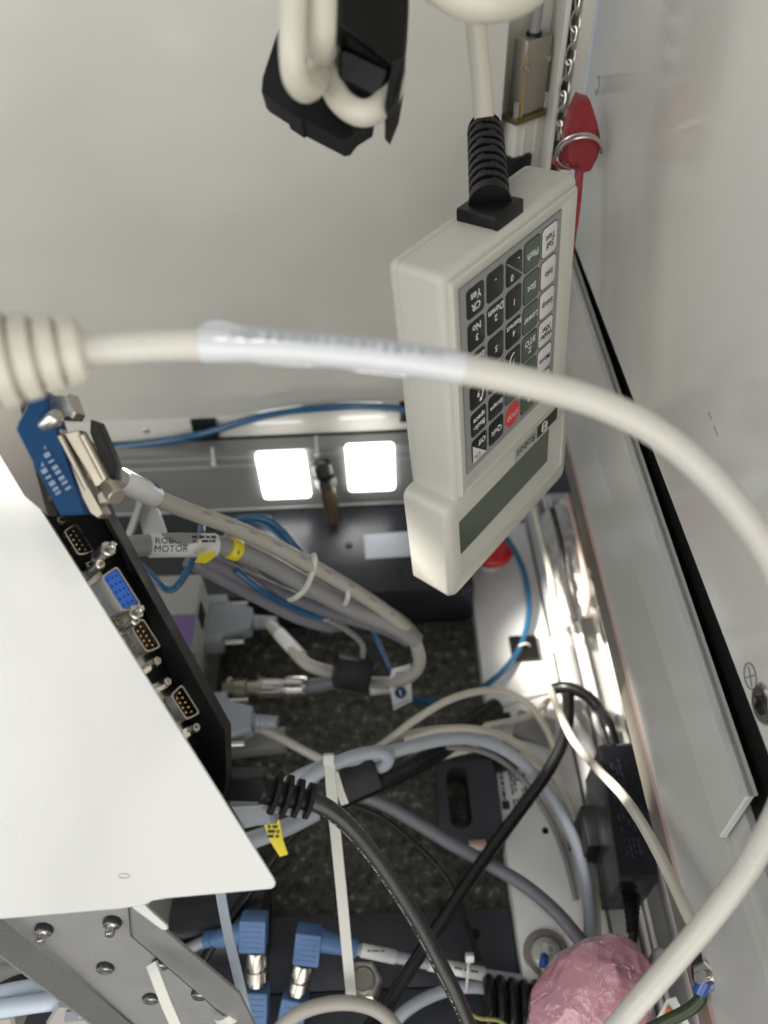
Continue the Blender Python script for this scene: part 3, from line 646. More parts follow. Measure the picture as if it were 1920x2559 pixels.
obj('black_hood', pxprism([(226, 1048), (240, 1052), (288, 1160), (286, 1200), (270, 1196), (224, 1080)], [.320, .321, .328, .328, .328, .321], .010, .0006), 'black_plastic', ad, smooth=25)
obj('screw', lathe(B(), PD(128, 1050, .304), N3 + CRIGHT * .3, [(-.004, .0035), (.003, .0035), (.0045, .0025)], 16), 'steel', ad)
obj('screw_boss', pxprism([(118, 985), (170, 982), (188, 1030), (180, 1046), (132, 1044)], .312, .012, .001), 'nickel', ad, smooth=25)
obj('screw_boss', pxprism([(236, 1236), (272, 1212), (288, 1240), (282, 1256), (244, 1262)], .318, .010, .001), 'tin_beige', ad, smooth=25)
obj('thumb_screw', cyl(B(), PD(268, 1215, .322), PD(292, 1244, .318), .0038, 16), 'tin_beige', ad)
obj('mount', pxprism([(-20, 960), (45, 965), (60, 1060), (120, 1290), (60, 1240), (-20, 1110)], .320, .01, .0008), 'frame_dark', ad, smooth=25)
t = thing('hex_standoff', 'small silver hexagonal standoff at the edge of the white cover', 'standoff', PD(108, 1255, .326))
obj('post', lathe(B(), PD(96, 1262, .330), N3, [(0, .0036), (.008, .0036), (.009, .003)], 6), 'nickel', t, smooth=20)
# thumb screws of the video connector
for px, py, nm in ((262, 1385, 'video connector thumb screw beside the half hidden port'), (330, 1540, 'video connector thumb screw beside the nine pin port')):
    t = thing('thumb_screw', nm, 'screw', PD(px, py, .33))
    obj('knob', lathe(B(), PD(px - 18, py + 10, .334), N3, [(0, .0029), (.006, .0029), (.0065, .0032), (.0105, .0032), (.011, .0027)], 16), 'nickel', t)
    obj('tip', lathe(B(), PD(px - 18, py + 10, .334) + N3 * .0128, N3, [(0, .0015), (.002, .0015), (.0025, .001)], 10), 'steel', t)

# ---- power cord with ribbed plug
pc = thing('mains_lead', 'charcoal power cord with black ribbed plug boot leaving the computer', 'power cord', PD(700, 1990, .37))
obj('plug', pxprism([(545, 1945), (652, 1943), (668, 1962), (684, 2000), (648, 2006), (560, 2004), (548, 1990)], .352, .016, .0012), 'black_plastic', pc, smooth=25)
b0 = PD(655, 1972, .358); b1 = PD(768, 2000, .362); ax = (b1 - b0).normalized()
core = obj('boot', lathe(B(), b0, b1 - b0, [(0, .0066), ((b1 - b0).length, .0046)], 18), 'black_plastic', pc)
for i in range(4):
    s = .005 + i * .0054; c = b0 + ax * s; hw = .0105 - i * .0006
    bm = B(); lathe(bm, c, ax, [(0, hw - .0008), (.0004, hw), (.0022, hw), (.0026, hw - .0008)], 8); obj('rib', bm, 'black_plastic', pc, smooth=20)
obj('boot_web', polyprism(B(), [b0 - CUP * .004, b1 - CUP * .003, b1 - CUP * .008, b0 - CUP * .009], [b0 - CUP * .004 + TOCAM * .002, b1 - CUP * .003 + TOCAM * .002, b1 - CUP * .008 + TOCAM * .002, b0 - CUP * .009 + TOCAM * .002]), 'hood_grey', pc)
kp = [(760, 1996, .362), (815, 2018, .366), (870, 2062, .372), (930, 2132, .380), (990, 2218, .388), (1050, 2315, .396), (1100, 2410, .402), (1145, 2500, .405), (1190, 2610, .408)]
kc = obj('cord', tube(B(), cpts(kp), .0042, 16, 7), 'cable_charcoal', pc, smooth=60)
kpath = spline(cpts(kp), 7); bm = B(); rnd = random.Random(2)
for i in range(6, len(kpath) - 6):
    p, q = kpath[i], kpath[i + 1]; axx = (q - p).normalized(); n = (TOCAM - CRIGHT * .7 - CUP * .3); n = (n - axx * n.dot(axx)).normalized(); s = n.cross(axx); x = 0; Lq = (q - p).length
    while x < Lq:
        if rnd.random() < .55:
            h = rnd.uniform(.0003, .0006); vs = [bm.verts.new(p + axx * (x + a * .0007) + s * h * b + n * .00425) for a, b in ((0, -1), (1, -1), (1, 1), (0, 1))]; face(bm, vs)
        x += .0013
obj('print', bm, 'label_grey', kc, smooth=0)
tag(obj('adapter_hood', pxprism([(572, 2012), (665, 2004), (690, 2062), (640, 2068), (608, 2075)], .40, .02, .002), 'hood_grey', smooth=25), 'grey connector hood end under the black ribbed plug', 'connector')

# ================================================================== grey controller chassis behind
ch = thing('controller_box', 'grey metal controller chassis with square hole and purple sticker', 'controller', (-.25, .3, 0))
obj('case', bx((-.46, .13, .0), (-.166, .432, .108), .001), 'chassis_grey', ch)
c = PXX(505, 1537, -.1655); obj('square_hole', box(B(), c, (.001, .016, .020)), 'rubber_black', ch)
a = PZ(440, 1578, .1083); obj('purple_sticker', box(B(), a, (.030, .034, .0004)), 'purple', ch)
marks(PXX(523, 1690, -.1654), (0, 1, 0), (0, 0, 1), .05, .028, 6, 'ink_grey', ch, 8, fill=.6)
p = PXX(486, 1640, -.1655); bm = B(); tube(bm, [p + V((0, math.cos(a) * .003, math.sin(a) * .003)) for a in [math.radians(x) for x in range(-130, 131, 20)]], .0003, 5, 1); obj('switch_mark', bm, 'ink_black', ch)
p = PZ(474, 1420, .1083); obj('screw', lathe(B(), p, (0, 0, 1), [(0, .0025), (.0015, .0025), (.002, .0018)], 12), 'steel', ch)
gs = thing('gusset_bracket', 'grey metal A shaped bracket behind the labelled motor cable', 'bracket', PD(380, 1320, .62))
obj('leg', pxprism([(345, 1250), (362, 1240), (330, 1340), (300, 1420), (285, 1410)], .60, .006, .0008), 'chassis_grey', gs, smooth=20)
obj('leg', pxprism([(345, 1238), (382, 1240), (418, 1345), (360, 1345), (338, 1262)], .61, .006, .0008), 'chassis_grey', gs, smooth=20)

# ---- middle cables (camera depths fall between the computer and the granite they hang over)
c1 = thing('encoder_cable', 'beige grey cable with white and blue label looping down to a ferrite block', 'cable', PD(700, 1400, .6))
e1 = [(262, 1178, .40), (330, 1212, .425), (400, 1248, .45), (480, 1280, .475), (580, 1316, .50), (690, 1366, .525), (800, 1425, .55), (900, 1484, .575), (985, 1545, .60), (1038, 1608, .625), (1046, 1665, .645), (1005, 1700, .66), (930, 1706, .675), (860, 1690, .685)]
obj('cord', tube(B(), cpts(e1, .006), .0052, 16, 7), 'cable_beige', c1, smooth=60)
p, q = PD(300, 1197, .4155), PD(386, 1240, .446); lb = sleeve('label_sleeve', 'label_white', p, q, .0066, c1)
ax = (q - p).normalized(); nn = (TOCAM + CUP * .9); nn = (nn - ax * nn.dot(ax)).normalized(); mid = (p + q) / 2
marks(mid + nn * .0066 - ax * .004, ax, nn.cross(ax), .016, .006, 3, 'ink_black', lb, 9, fill=.9)
sd = (TOCAM * .9 + CUP * .55); sd = (sd - ax * sd.dot(ax)).normalized()
box_ = B(); box(box_, q - ax * .006 + sd * .0066, (.006, .004, .0004), Matrix((ax, sd.cross(ax), sd)).transposed()); obj('blue_field', box_, 'connector_blue', lb)
epath = spline(cpts(e1, .006), 7)
bm = B()
for i in range(22, 55, 4):
    p_, q_ = epath[i], epath[i + 1]; axx = (q_ - p_).normalized(); n = TOCAM + CUP * .4; n = (n - axx * n.dot(axx)).normalized(); s = n.cross(axx)
    vs = [bm.verts.new(p_ + axx * a * .007 + s * .0008 * b + n * .00525) for a, b in ((0, -1), (1, -1), (1, 1), (0, 1))]; face(bm, vs)
obj('print', bm, 'cable_grey', c1, smooth=0)
c2 = thing('motor_cable', 'grey cable with white ROBOT MOTOR label and yellow tag', 'cable', PD(600, 1400, .58))
e2 = [(240, 1385, .47), (330, 1366, .48), (450, 1358, .495), (560, 1366, .515), (650, 1398, .535), (760, 1458, .56), (870, 1516, .585), (980, 1560, .605), (1040, 1600, .62)]
obj('cord', tube(B(), cpts(e2), .0068, 18, 7), 'cable_grey', c2, smooth=60)
p, q = PD(372, 1363, .4845), PD(540, 1362, .510); r_ = .0077; lb = sleeve('label_sleeve', 'label_white', p, q, r_, c2)
text_on_tube('ROBOT\nMOTOR', .0060, p, q, r_, TOCAM, 'ink_black', lb, shift=-.0105, flip=False, off=.0006)
ax = (q - p).normalized(); nn = TOCAM + CUP * .5; nn = (nn - ax * nn.dot(ax)).normalized(); mid = (p + q) / 2
marks(mid + nn * r_ + ax * .0115, ax, nn.cross(ax), .016, .006, 2, 'ink_black', lb, 11, fill=.95)
ys = sleeve('yellow_tag', 'label_yellow', PD(572, 1368, .5155), PD(596, 1377, .5205), .0074, c2)
text_on_tube('R', .004, PD(572, 1368, .5155), PD(596, 1377, .5205), .0074, TOCAM, 'ink_black', ys)
tag(obj('yellow_flag', pxprism([(498, 1385), (540, 1374), (534, 1394), (514, 1408), (486, 1406)], .490, .0012, .0002), 'label_yellow', smooth=20), 'small yellow flag label under the ROBOT MOTOR sleeve', 'label')
cable('hanging_cable', 'pale grey cable running along under the beige encoder cable', 'cable_grey', .0052, [(560, 1345, .56), (660, 1390, .575), (760, 1440, .59), (860, 1490, .61), (960, 1525, .63), (1030, 1580, .65), (1045, 1640, .665)])
cable('hanging_cable', 'violet grey cable sagging lowest in the bundle and ending over the granite', 'cable_violet', .0068, [(470, 1395, .56), (560, 1442, .575), (650, 1490, .60), (740, 1535, .62), (820, 1560, .635), (850, 1556, .65)])
cable('hanging_cable', 'dark grey cable tucked between the motor cable and the violet one', 'cable_violet', .0056, [(520, 1400, .55), (640, 1455, .575), (760, 1505, .60), (860, 1540, .62), (960, 1570, .635), (1020, 1600, .65)])
cable('air_tube', 'thin blue tube dipping in a V below the ROBOT MOTOR label', 'tube_blue', .0026, [(290, 1380, .56), (345, 1408, .555), (395, 1455, .55), (422, 1474, .55), (448, 1458, .55), (478, 1408, .555), (500, 1345, .56), (505, 1310, .57)], 'tube')
cable('air_tube', 'blue tube arching over the dark deck behind the cable bundle', 'tube_blue', .0028, [(560, 1312, .64), (610, 1294, .645), (665, 1296, .65), (712, 1330, .655), (745, 1370, .655), (800, 1420, .66), (870, 1460, .66)], 'tube')
cable('air_tube', 'blue tube arching beside the first one over the dark deck', 'tube_blue', .0026, [(600, 1306, .65), (650, 1304, .655), (700, 1338, .66), (730, 1376, .66), (780, 1430, .665)], 'tube')
cable('air_tube', 'blue tube lying along the underside of the grey bundle', 'tube_blue', .0026, [(590, 1425, .555), (660, 1480, .57), (720, 1512, .59), (780, 1538, .605), (830, 1545, .62)], 'tube')
at = thing('air_tube', 'blue tube carrying the white tag and curving up to the black tie mount', 'tube', PD(1100, 1760, .7))
obj('tube', tube(B(), cpts([(925, 1555, .66), (938, 1590, .665), (960, 1640, .668), (985, 1690, .67), (1010, 1725, .675), (1040, 1745, .68), (1085, 1758, .685), (1135, 1752, .69), (1200, 1722, .70), (1255, 1680, .715), (1298, 1622, .735), (1318, 1560, .75), (1322, 1500, .765), (1310, 1430, .78), (1285, 1375, .79), (1255, 1330, .80)], .0026), .0029, 12, 7), 'tube_blue', at, smooth=60)
tg = thing('hang_tag', 'white tag with blue round symbol hanging on the blue tube', 'tag', PD(1000, 1720, .66))
tq = [(980, 1672), (1026, 1660), (1030, 1752), (984, 1775), (972, 1706)]
obj('card', pxprism(tq, [.662, .662, .660, .660, .662], .0008, .0001), 'label_white', tg, smooth=20)
p = PD(1001, 1731, .6592); bm = B(); lathe(bm, p, TOCAM, [(0, .0048), (.0003, .0048)], 20); sy = obj('blue_disc', bm, 'connector_blue', tg)
obj('pointer', box(B(), p + TOCAM * .0005, (.001, .005, .0003), CR @ Matrix.Rotation(.3, 3, 'Z')), 'label_white', sy)
marks(PD(1006, 1690, .6612), CRIGHT, CUP, .011, .008, 3, 'ink_grey', tg, 13)
tube(bm := B(), cpts([(977, 1765, .659), (985, 1766, .659), (1026, 1747, .659)]), .0003, 5, 1); obj('border_line', bm, 'connector_blue', tg)
# tie round the bundle
def tie(label, pts, r, m='tie_white', wd=2.2):
    return tag(obj('cable_tie', tube(B(), cpts(pts), r, 8, 6, flat=wd), m, smooth=40), label, 'cable tie')
tie('white cable tie curved round the grey cable bundle', [(783, 1385, .545), (787, 1400, .54), (778, 1440, .545), (760, 1475, .553), (738, 1494, .56), (722, 1500, .575)], .0009)
tie('small white cable tie end at the lower side of the grey bundle', [(790, 1540, .625), (812, 1548, .612), (836, 1544, .625)], .0008)
tie('short white cable tie on the beige cable near the encoder loop', [(868, 1460, .566), (870, 1490, .562), (862, 1512, .575)], .0008)

# ---- connectors on the controller's right face
def hood(label, px0, py, X0, z, sc=1., m='hood_grey'):
    """D-sub hood sticking out of the chassis face along +X"""
    c = PXX(px0, py, X0); c.z = z; t = thing('connector_hood', label, 'connector', c)
    w_ = .020 * sc; h_ = .0085 * sc
    f = [(-.026, 0), (.026, 0), (.026, .012), (.018, .018), (.011, .040), (-.011, .040), (-.018, .018), (-.026, .012)]
    bm = B(); polyprism(bm, [c + V((s * sc, y * sc, h_)) for y, s in f], [c + V((s * sc, y * sc, -h_)) for y, s in f], .0010); obj('shell', bm, m, t, smooth=20)
    for s in (-1, 1):
        bm = B(); box(bm, c + V((.006 * sc, s * .0215 * sc, 0)), (.018 * sc, .010 * sc, .019 * sc), None, .001); obj('screw_block', bm, m, t)
        obj('thumb_screw', cyl(B(), c + V((.016 * sc, s * .021 * sc, 0)), c + V((.034 * sc, s * .021 * sc, 0)), .003 * sc, 12), 'nickel', t)
    prof = []
    for i in range(5): prof += [(i * .0048 * sc, .0072 * sc - i * .0003), (i * .0048 * sc + .0032 * sc, .0072 * sc - i * .0003), (i * .0048 * sc + .0034 * sc, .0058 * sc), (i * .0048 * sc + .0046 * sc, .0058 * sc)]
    obj('boot', lathe(B(), c + V((.039 * sc, 0, 0)), (1, -.12, .05), prof, 14), m, t, smooth=25)
    return t, c
t, c = hood('grey D shaped connector hood with ribbed boot above the metal round connector', 540, 1605, -.166, .058)
q = [c + V((.055, -.002, .001)), c.lerp(PD(770, 1660, .672), .72), PD(770, 1660, .672), PD(850, 1685, .675)]; q[1] = q[0].lerp(q[2], .5)
obj('cord', tube(B(), q, .0055, 14, 6), 'cable_beige', t, smooth=60)
sleeve('label_sleeve', 'label_white', q[0].lerp(q[2], .28), q[0].lerp(q[2], .82), .0061, t)
t, c = hood('lower grey D shaped connector hood under the black ribbed plug', 575, 1930, -.150, .075, .9)
# metal round connector
m0 = PD(560, 1720, .70); m1 = PD(770, 1716, .69); ax = (m1 - m0).normalized(); Lm = (m1 - m0).length
mc = thing('round_connector', 'silver threaded round connector below the grey hood', 'connector', m0)
obj('body', lathe(B(), m0, ax, [(0, .006), (Lm * .12, .006), (Lm * .14, .0085), (Lm * .28, .0085), (Lm * .3, .0065), (Lm * .42, .0065), (Lm * .43, .0095), (Lm * .5, .0095)], 20), 'tin_beige', mc, smooth=25)
obj('collar', lathe(B(), m0 + ax * Lm * .5, ax, [(0, .0095), (Lm * .2, .0095), (Lm * .21, .0088), (Lm * .24, .0088), (Lm * .26, .0105), (Lm * .46, .0105), (Lm * .5, .009)], 20), 'steel', mc, smooth=25)
obj('cord', tube(B(), [m1, PD(800, 1712, .688), PD(845, 1700, .684)], .0068, 14, 5), 'cable_violet', mc, smooth=60)
for px, py in ((575, 1700), (610, 1752), (560, 1745)):
    obj('screw', lathe(B(), PD(px, py, .70), TOCAM, [(-.002, .0035), (.002, .0035), (.003, .0025)], 12), 'nickel', mc)
bm = B(); c = PD(880, 1678, .66); box(bm, c, (.030, .026, .030), CR @ Matrix.Rotation(math.radians(-12), 3, 'Z') @ Matrix.Rotation(.15, 3, 'Y'), .0015); tag(obj('ferrite_block', bm, 'black_plastic'), 'black square ferrite block clipped on the beige cables over the granite', 'ferrite')
p, q = PD(925, 1722, .695), PD(988, 1716, .695); t = tag(sleeve('white_label_sleeve', 'label_white', p, q, .0055, None), 'short white label sleeve below the beige cable beside the ferrite block', 'label')
# network plug and lead
nt_ = thing('network_cable', 'white network cable with clear plug leaving the controller', 'cable', PD(600, 1810, .68))
c = PD(585, 1808, .69); bm = B(); box(bm, c, (.026, .012, .012), yawm(-8), .0012); obj('plug', bm, 'bubble_glass', nt_)
b0 = PD(600, 1808, .69); b1 = PD(652, 1820, .685); prof = []
for i in range(4): prof += [(i * .0045, .0068 - i * .0006), (i * .0045 + .003, .0068 - i * .0006), (i * .0045 + .0032, .005), (i * .0045 + .0043, .005)]
obj('boot', lathe(B(), b0, b1 - b0, prof, 14), 'cable_white', nt_, smooth=25)
obj('cord', tube(B(), cpts([(645, 1818, .686), (690, 1838, .68), (760, 1876, .672), (830, 1912, .665), (880, 1935, .66)]), .0037, 12, 7), 'cable_white', nt_, smooth=60)
bm = B(); c = PD(640, 1858, .70); box(bm, c, (.055, .02, .016), yawm(4), .0012); tag(obj('port_block', bm, 'chassis_grey'), 'dull grey port block between the network plug and the lower hood', 'port')

# ---- lower bundle
cable('grey_lead', 'thick blue grey cable arching over the black bundle down to the wrapped pink parcel', 'cable_lightgrey', .0048, [(690, 1975, .56), (760, 1935, .56), (840, 1905, .565), (930, 1890, .575), (1030, 1865, .585), (1110, 1848, .595), (1190, 1848, .605), (1270, 1880, .612), (1345, 1945, .612), (1400, 2025, .605), (1440, 2110, .595), (1466, 2210, .58), (1475, 2310, .56), (1468, 2400, .54)])
cable('grey_lead', 'short blue grey cable folded back at the long white cable tie', 'cable_lightgrey', .0048, [(700, 2000, .56), (790, 1935, .555), (870, 1895, .558), (940, 1880, .565), (970, 1893, .57), (955, 1915, .575), (900, 1925, .58)])
cable('thin_wire', 'thin cream wire making the highest arch over the granite edge', 'cable_cream', .0030, [(900, 1895, .62), (960, 1858, .62), (1030, 1805, .625), (1110, 1755, .63), (1185, 1730, .64), (1255, 1728, .648), (1315, 1755, .65), (1355, 1805, .65), (1385, 1865, .648), (1400, 1920, .65)])
cable('thin_wire', 'thin cream wire crossing nearly level to the white plate', 'cable_cream', .0027, [(940, 1880, .63), (1010, 1838, .635), (1090, 1822, .64), (1180, 1816, .65), (1270, 1803, .66), (1330, 1785, .67), (1375, 1745, .69)])
cable('thin_wire', 'thin cream wire following the blue grey cable toward the slot', 'cable_cream', .0030, [(1010, 1850, .62), (1110, 1822, .625), (1210, 1826, .63), (1300, 1862, .632), (1380, 1935, .628), (1430, 2020, .62), (1462, 2110, .605), (1482, 2200, .59), (1492, 2300, .57), (1496, 2400, .55)])
cable('thin_wire', 'thin cream wire running over the power brick to the lower door frame', 'cable_cream', .0031, [(1375, 1720, .66), (1395, 1770, .64), (1430, 1845, .585), (1490, 1918, .53), (1550, 1980, .478), (1600, 2050, .440), (1645, 2130, .410), (1680, 2200, .390), (1720, 2285, .369), (1748, 2335, .358)])
cable('thin_wire', 'thin pale wire beside the blue grey cable on the white plate', 'cable_white', .0021, [(1240, 1835, .64), (1330, 1895, .645), (1395, 1990, .64), (1432, 2080, .625), (1455, 2180, .605), (1470, 2290, .58)])
cable('black_cable', 'black cable rising from the front plate across the white plate to the conduit', 'cable_black', .0047, [(900, 2600, .50), (960, 2520, .515), (1030, 2415, .53), (1100, 2310, .545), (1165, 2212, .56), (1230, 2120, .575), (1300, 2025, .59), (1360, 1942, .60), (1402, 1868, .61), (1420, 1800, .625), (1422, 1735, .64)])
cable('black_cable', 'thick black cable bundle lying from the ferrite toward the white plate', 'cable_black', .0085, [(820, 2005, .58), (900, 1972, .59), (980, 1938, .60), (1050, 1900, .61), (1110, 1865, .625), (1170, 1815, .65), (1240, 1768, .675)])
cable('black_cable', 'short black cable end under the level cream wire', 'cable_black', .0042, [(1080, 1850, .65), (1140, 1822, .665), (1200, 1805, .68), (1272, 1790, .69)])
cable('black_cable', 'slim black cable passing beneath the white cover corner', 'cable_black', .0036, [(830, 2000, .59), (770, 2045, .585), (700, 2120, .575), (640, 2205, .565), (580, 2290, .555), (520, 2380, .545), (465, 2470, .535), (420, 2560, .53)])
bm = B(); box(bm, PD(880, 1948, .578), (.042, .024, .022), CR @ Matrix.Rotation(.42, 3, 'Z'), .002); tag(obj('ferrite_sleeve', bm, 'black_plastic'), 'black ferrite sleeve behind the long white cable tie', 'ferrite')
cable('white_wire', 'white wire crossing below the black bundle to the white plate', 'cable_white', .0032, [(935, 1965, .615), (990, 1935, .62), (1060, 1908, .625), (1120, 1885, .63), (1190, 1868, .64)])
cable('violet_cable', 'violet grey cable crossing the granite diagonally to the pink parcel', 'cable_violet', .0050, [(855, 1992, .60), (905, 1990, .605), (965, 2012, .605), (1040, 2055, .60), (1130, 2110, .59), (1220, 2158, .58), (1310, 2212, .57), (1380, 2270, .56), (1430, 2325, .55), (1480, 2390, .54)])
tp = thing('motor_plug', 'grey cable end with yellow label under the white cover', 'cable', PD(680, 2090, .56))
obj('cord', tube(B(), cpts([(600, 2110, .54), (650, 2092, .55), (720, 2065, .56), (790, 2030, .57)]), .0062, 14, 6), 'cable_lightgrey', tp, smooth=60)
obj('yellow_label', pxprism([(660, 2058), (698, 2048), (708, 2100), (720, 2135), (700, 2142), (672, 2098)], .54, .0012, .0002), 'label_yellow', tp, smooth=20)
marks(PD(684, 2078, .5396), CRIGHT, CUP, .008, .010, 3, 'ink_black', tp, 21)

cable('thin_wire', 'thin grey wire threading under the thick blue grey cable at the tie knot', 'cable_grey', .0022, [(740, 1985, .59), (830, 1930, .59), (930, 1902, .60), (1040, 1880, .61), (1140, 1868, .62), (1230, 1888, .63), (1310, 1950, .635), (1370, 2040, .63), (1412, 2140, .61), (1440, 2250, .59)])
cable('thin_wire', 'thin pale wire dropping from the conduit collar behind the black cable', 'cable_white', .0020, [(1392, 1700, .69), (1372, 1745, .69), (1352, 1800, .685), (1362, 1870, .675), (1398, 1950, .66), (1440, 2060, .63), (1478, 2160, .61), (1500, 2260, .59)])
cable('thin_wire', 'thin grey wire looping below the motor cable toward the ferrite block', 'cable_grey', .0024, [(600, 1400, .60), (690, 1475, .61), (780, 1528, .62), (860, 1570, .635), (905, 1610, .65), (905, 1650, .655)])
cable('thin_wire', 'thin black wire beside the violet cable on the granite', 'cable_black', .0018, [(880, 2010, .615), (960, 2045, .615), (1050, 2120, .61), (1120, 2200, .60), (1160, 2290, .585), (1200, 2400, .565)])
# ---- slotted bracket and its label on the white plate
sb = thing('slotted_bracket', 'dark grey block with an oblong slot on the granite edge', 'bracket', PZ(1170, 2010, 0))
zb_ = .03
q = [PZ(1092, 1905, zb_), PZ(1236, 1896, zb_), PZ(1258, 2106, zb_), PZ(1098, 2098, zb_)]
cen = sum(q, V((0, 0, 0))) / 4; s0 = PZ(1147, 1992, zb_)
sl = []
for i in range(24):
    a = 2 * math.pi * i / 24; r = .0098; sl.append(s0 + V((math.cos(a) * r * .92, math.sin(a) * r + (.016 if math.sin(a) > 0 else -.016), 0)))
def outer_pt(i):
    a = 2 * math.pi * i / 24; d = V((math.cos(a), math.sin(a), 0))
    best = None
    for k in range(4):
        A, Bq = q[k], q[(k + 1) % 4]; e = Bq - A; den = d.x * e.y - d.y * e.x
        if abs(den) < 1e-9: continue
        w_ = A - s0; tt = (w_.x * e.y - w_.y * e.x) / den; uu = (w_.x * d.y - w_.y * d.x) / den
        if tt > 0 and -1e-6 <= uu <= 1 + 1e-6: best = tt if best is None else min(best, tt)
    return s0 + d * best
ou = [outer_pt(i) for i in range(24)]
for k in range(4):  # snap nearest ring point to each corner
    j = min(range(24), key=lambda i: (ou[i] - q[k]).length); ou[j] = q[k]
dn = V((0, 0, -zb_))
obj('block', loft(B(), [[p + dn for p in sl], sl, ou, [p + dn for p in ou]], False, False), 'dark_anodised', sb, smooth=20)
obj('pin', cyl(B(), PD(1172, 2114, .605), PD(1215, 2112, .605), .0042, 16), 'copper_edge', sb)
bm = B(); box(bm, PD(1262, 1890, .66), (.024, .020, .018), yawm(8), .002); tag(obj('black_clip', bm, 'black_plastic'), 'black plastic clip behind the slotted block under the blue grey cable', 'clip')
q = [PZ(1240, 1915, .0212), PZ(1312, 1905, .0212), PZ(1330, 2022, .0212), PZ(1256, 2030, .0212)]
ll = tag(obj('rating_label', polyprism(B(), q, [p - V((0, 0, .001)) for p in q]), 'label_white', smooth=0), 'printed white rating label on the white plate beside the slotted block', 'label')
c = sum(q, V((0, 0, 0))) / 4
marks(c + V((.004, 0, .0004)), (0, 1, 0), (-1, 0, 0), .034, .014, 5, 'ink_black', ll, 31); marks(c + V((-.009, .003, .0004)), (0, 1, 0), (-1, 0, 0), .028, .004, 1, 'ink_black', ll, 32, fill=1)
obj('dark_square', box(B(), PZ(1265, 2012, .0216), (.006, .007, .0004)), 'ink_black', ll)

# ---- emergency button, level, tie mounts, conduit
p = PZ(1224, 1402, .02); eb = thing('red_button', 'round red mushroom button on the white plate below the pendant', 'button', p)
obj('collar', lathe(B(), p, (0, 0, 1), [(0, .014), (.010, .014), (.012, .012)], 24), 'label_white', eb)
obj('cap', lathe(B(), p + V((0, 0, .012)), (0, 0, 1), [(0, .012), (.004, .0222), (.009, .0232), (.012, .0218), (.014, .016), (.0145, .004)], 32), 'red_button', eb, smooth=50)
bl_ = thing('bubble_level', 'clear round bubble level with bronze washer on the white plate', 'level', PZ(1365, 2385, .0205))
p = PZ(1365, 2385, .0205)
obj('washer', lathe(B(), p, (0, 0, 1), [(0, .0165), (.0015, .0165), (.002, .0158), (.002, .0118), (.0012, .0115)], 40), 'washer_bronze', bl_)
obj('dome', lathe(B(), p, (0, 0, 1), [(.001, .0112), (.003, .0112), (.005, .010), (.0062, .007), (.0066, .002)], 32), 'bubble_glass', bl_, smooth=60)
obj('ring_mark', tube(B(), [p + V((.003 + math.cos(a) * .0026, .002 + math.sin(a) * .0026, .0066)) for a in [i * math.pi / 10 for i in range(21)]], .0003, 6, 1), 'ink_white', bl_)
ew = thing('earth_lead', 'green yellow earth wire with blue crimp over the bubble level', 'wire', PZ(1358, 2420, .04))
a, b, c = PZ(1364, 2358, .032), PZ(1362, 2385, .034), PZ(1358, 2418, .036)
obj('crimp', lathe(B(), b, c - b, [(0, .0022), (.001, .003), ((c - b).length - .001, .0034), ((c - b).length, .0028)], 14), 'crimp_blue', ew)
obj('lug', box(B(), (a + b) / 2, (.004, (a - b).length, .001)), 'steel', ew)
obj('cord', tube(B(), [c, PZ(1366, 2455, .034), PZ(1375, 2500, .03), PZ(1370, 2570, .02)], .0018, 10, 6), 'wire_yellow', ew, smooth=60)
def mount(label, c, R, s=.020):
    t = thing('tie_mount', label, 'cable mount', c); bm = B(); box(bm, c, (s, s, .005), R, .0008); obj('pad', bm, 'black_plastic', t)
    n = R @ V((0, 0, 1)); obj('tie_loop', tube(B(), [V(c) + n * .002 + R @ V((math.cos(a) * .005, 0, math.sin(a) * .006)) for a in [math.pi * i / 8 for i in range(9)]], .0011, 8, 1), 'tie_white', t)
WR = Matrix(((1, 0, 0), (0, 0, -1), (0, 1, 0)))
mount('black tie mount on the white plate holding the blue tube', PZ(1310, 1620, .0226), yawm(0), .026)
mount('black tie mount on the white skirting near the screw', PY(513, 1072, WY - .002), WR, .024)
mount('black tie mount on the skirting half hidden behind the pendant', PY(1030, 1028, WY - .002), WR, .024)
tag(obj('wall_tube', tube(B(), [PY(x, y, yy) for x, y, yy in ((60, 1140, .578), (200, 1128, .578), (320, 1114, .577), (430, 1100, .576), (520, 1080, .571), (640, 1045, .574), (760, 1024, .575), (880, 1016, .575), (980, 1020, .574), (1035, 1028, .571), (1120, 1040, .574))], .0036, 12, 7), 'tube_blue', smooth=60), 'blue tube clipped along the foot of the white wall between the tie mounts', 'tube')
# conduit + aluminium profile on the right
cd = thing('conduit', 'grey white round conduit along the white plate with pale collar', 'conduit', (.158, .4, .03))
obj('pipe', cyl(B(), (.1615, .02, .030), (.1615, .575, .030), .0085, 24, .05), 'conduit_grey', cd)
p = PZ(1382, 1612, .03); obj('collar', cyl(B(), (.1615, p.y - .006, .030), (.1615, p.y + .008, .030), .0098, 24), 'label_white', cd)
al = thing('aluminium_profile', 'bright ribbed aluminium profile in strong light beside the door frame', 'profile', (.19, .3, .01))
obj('base', bx((.172, -.1, .011), (.2118, .575, .028), .0008), 'bracket_grey', al)
for x in (.1745, .1795, .197, .2025, .2085): obj('rib', bx((x - .0016, -.1, .0275), (x + .0016, .575, .036), .0007), 'aluminium', al)
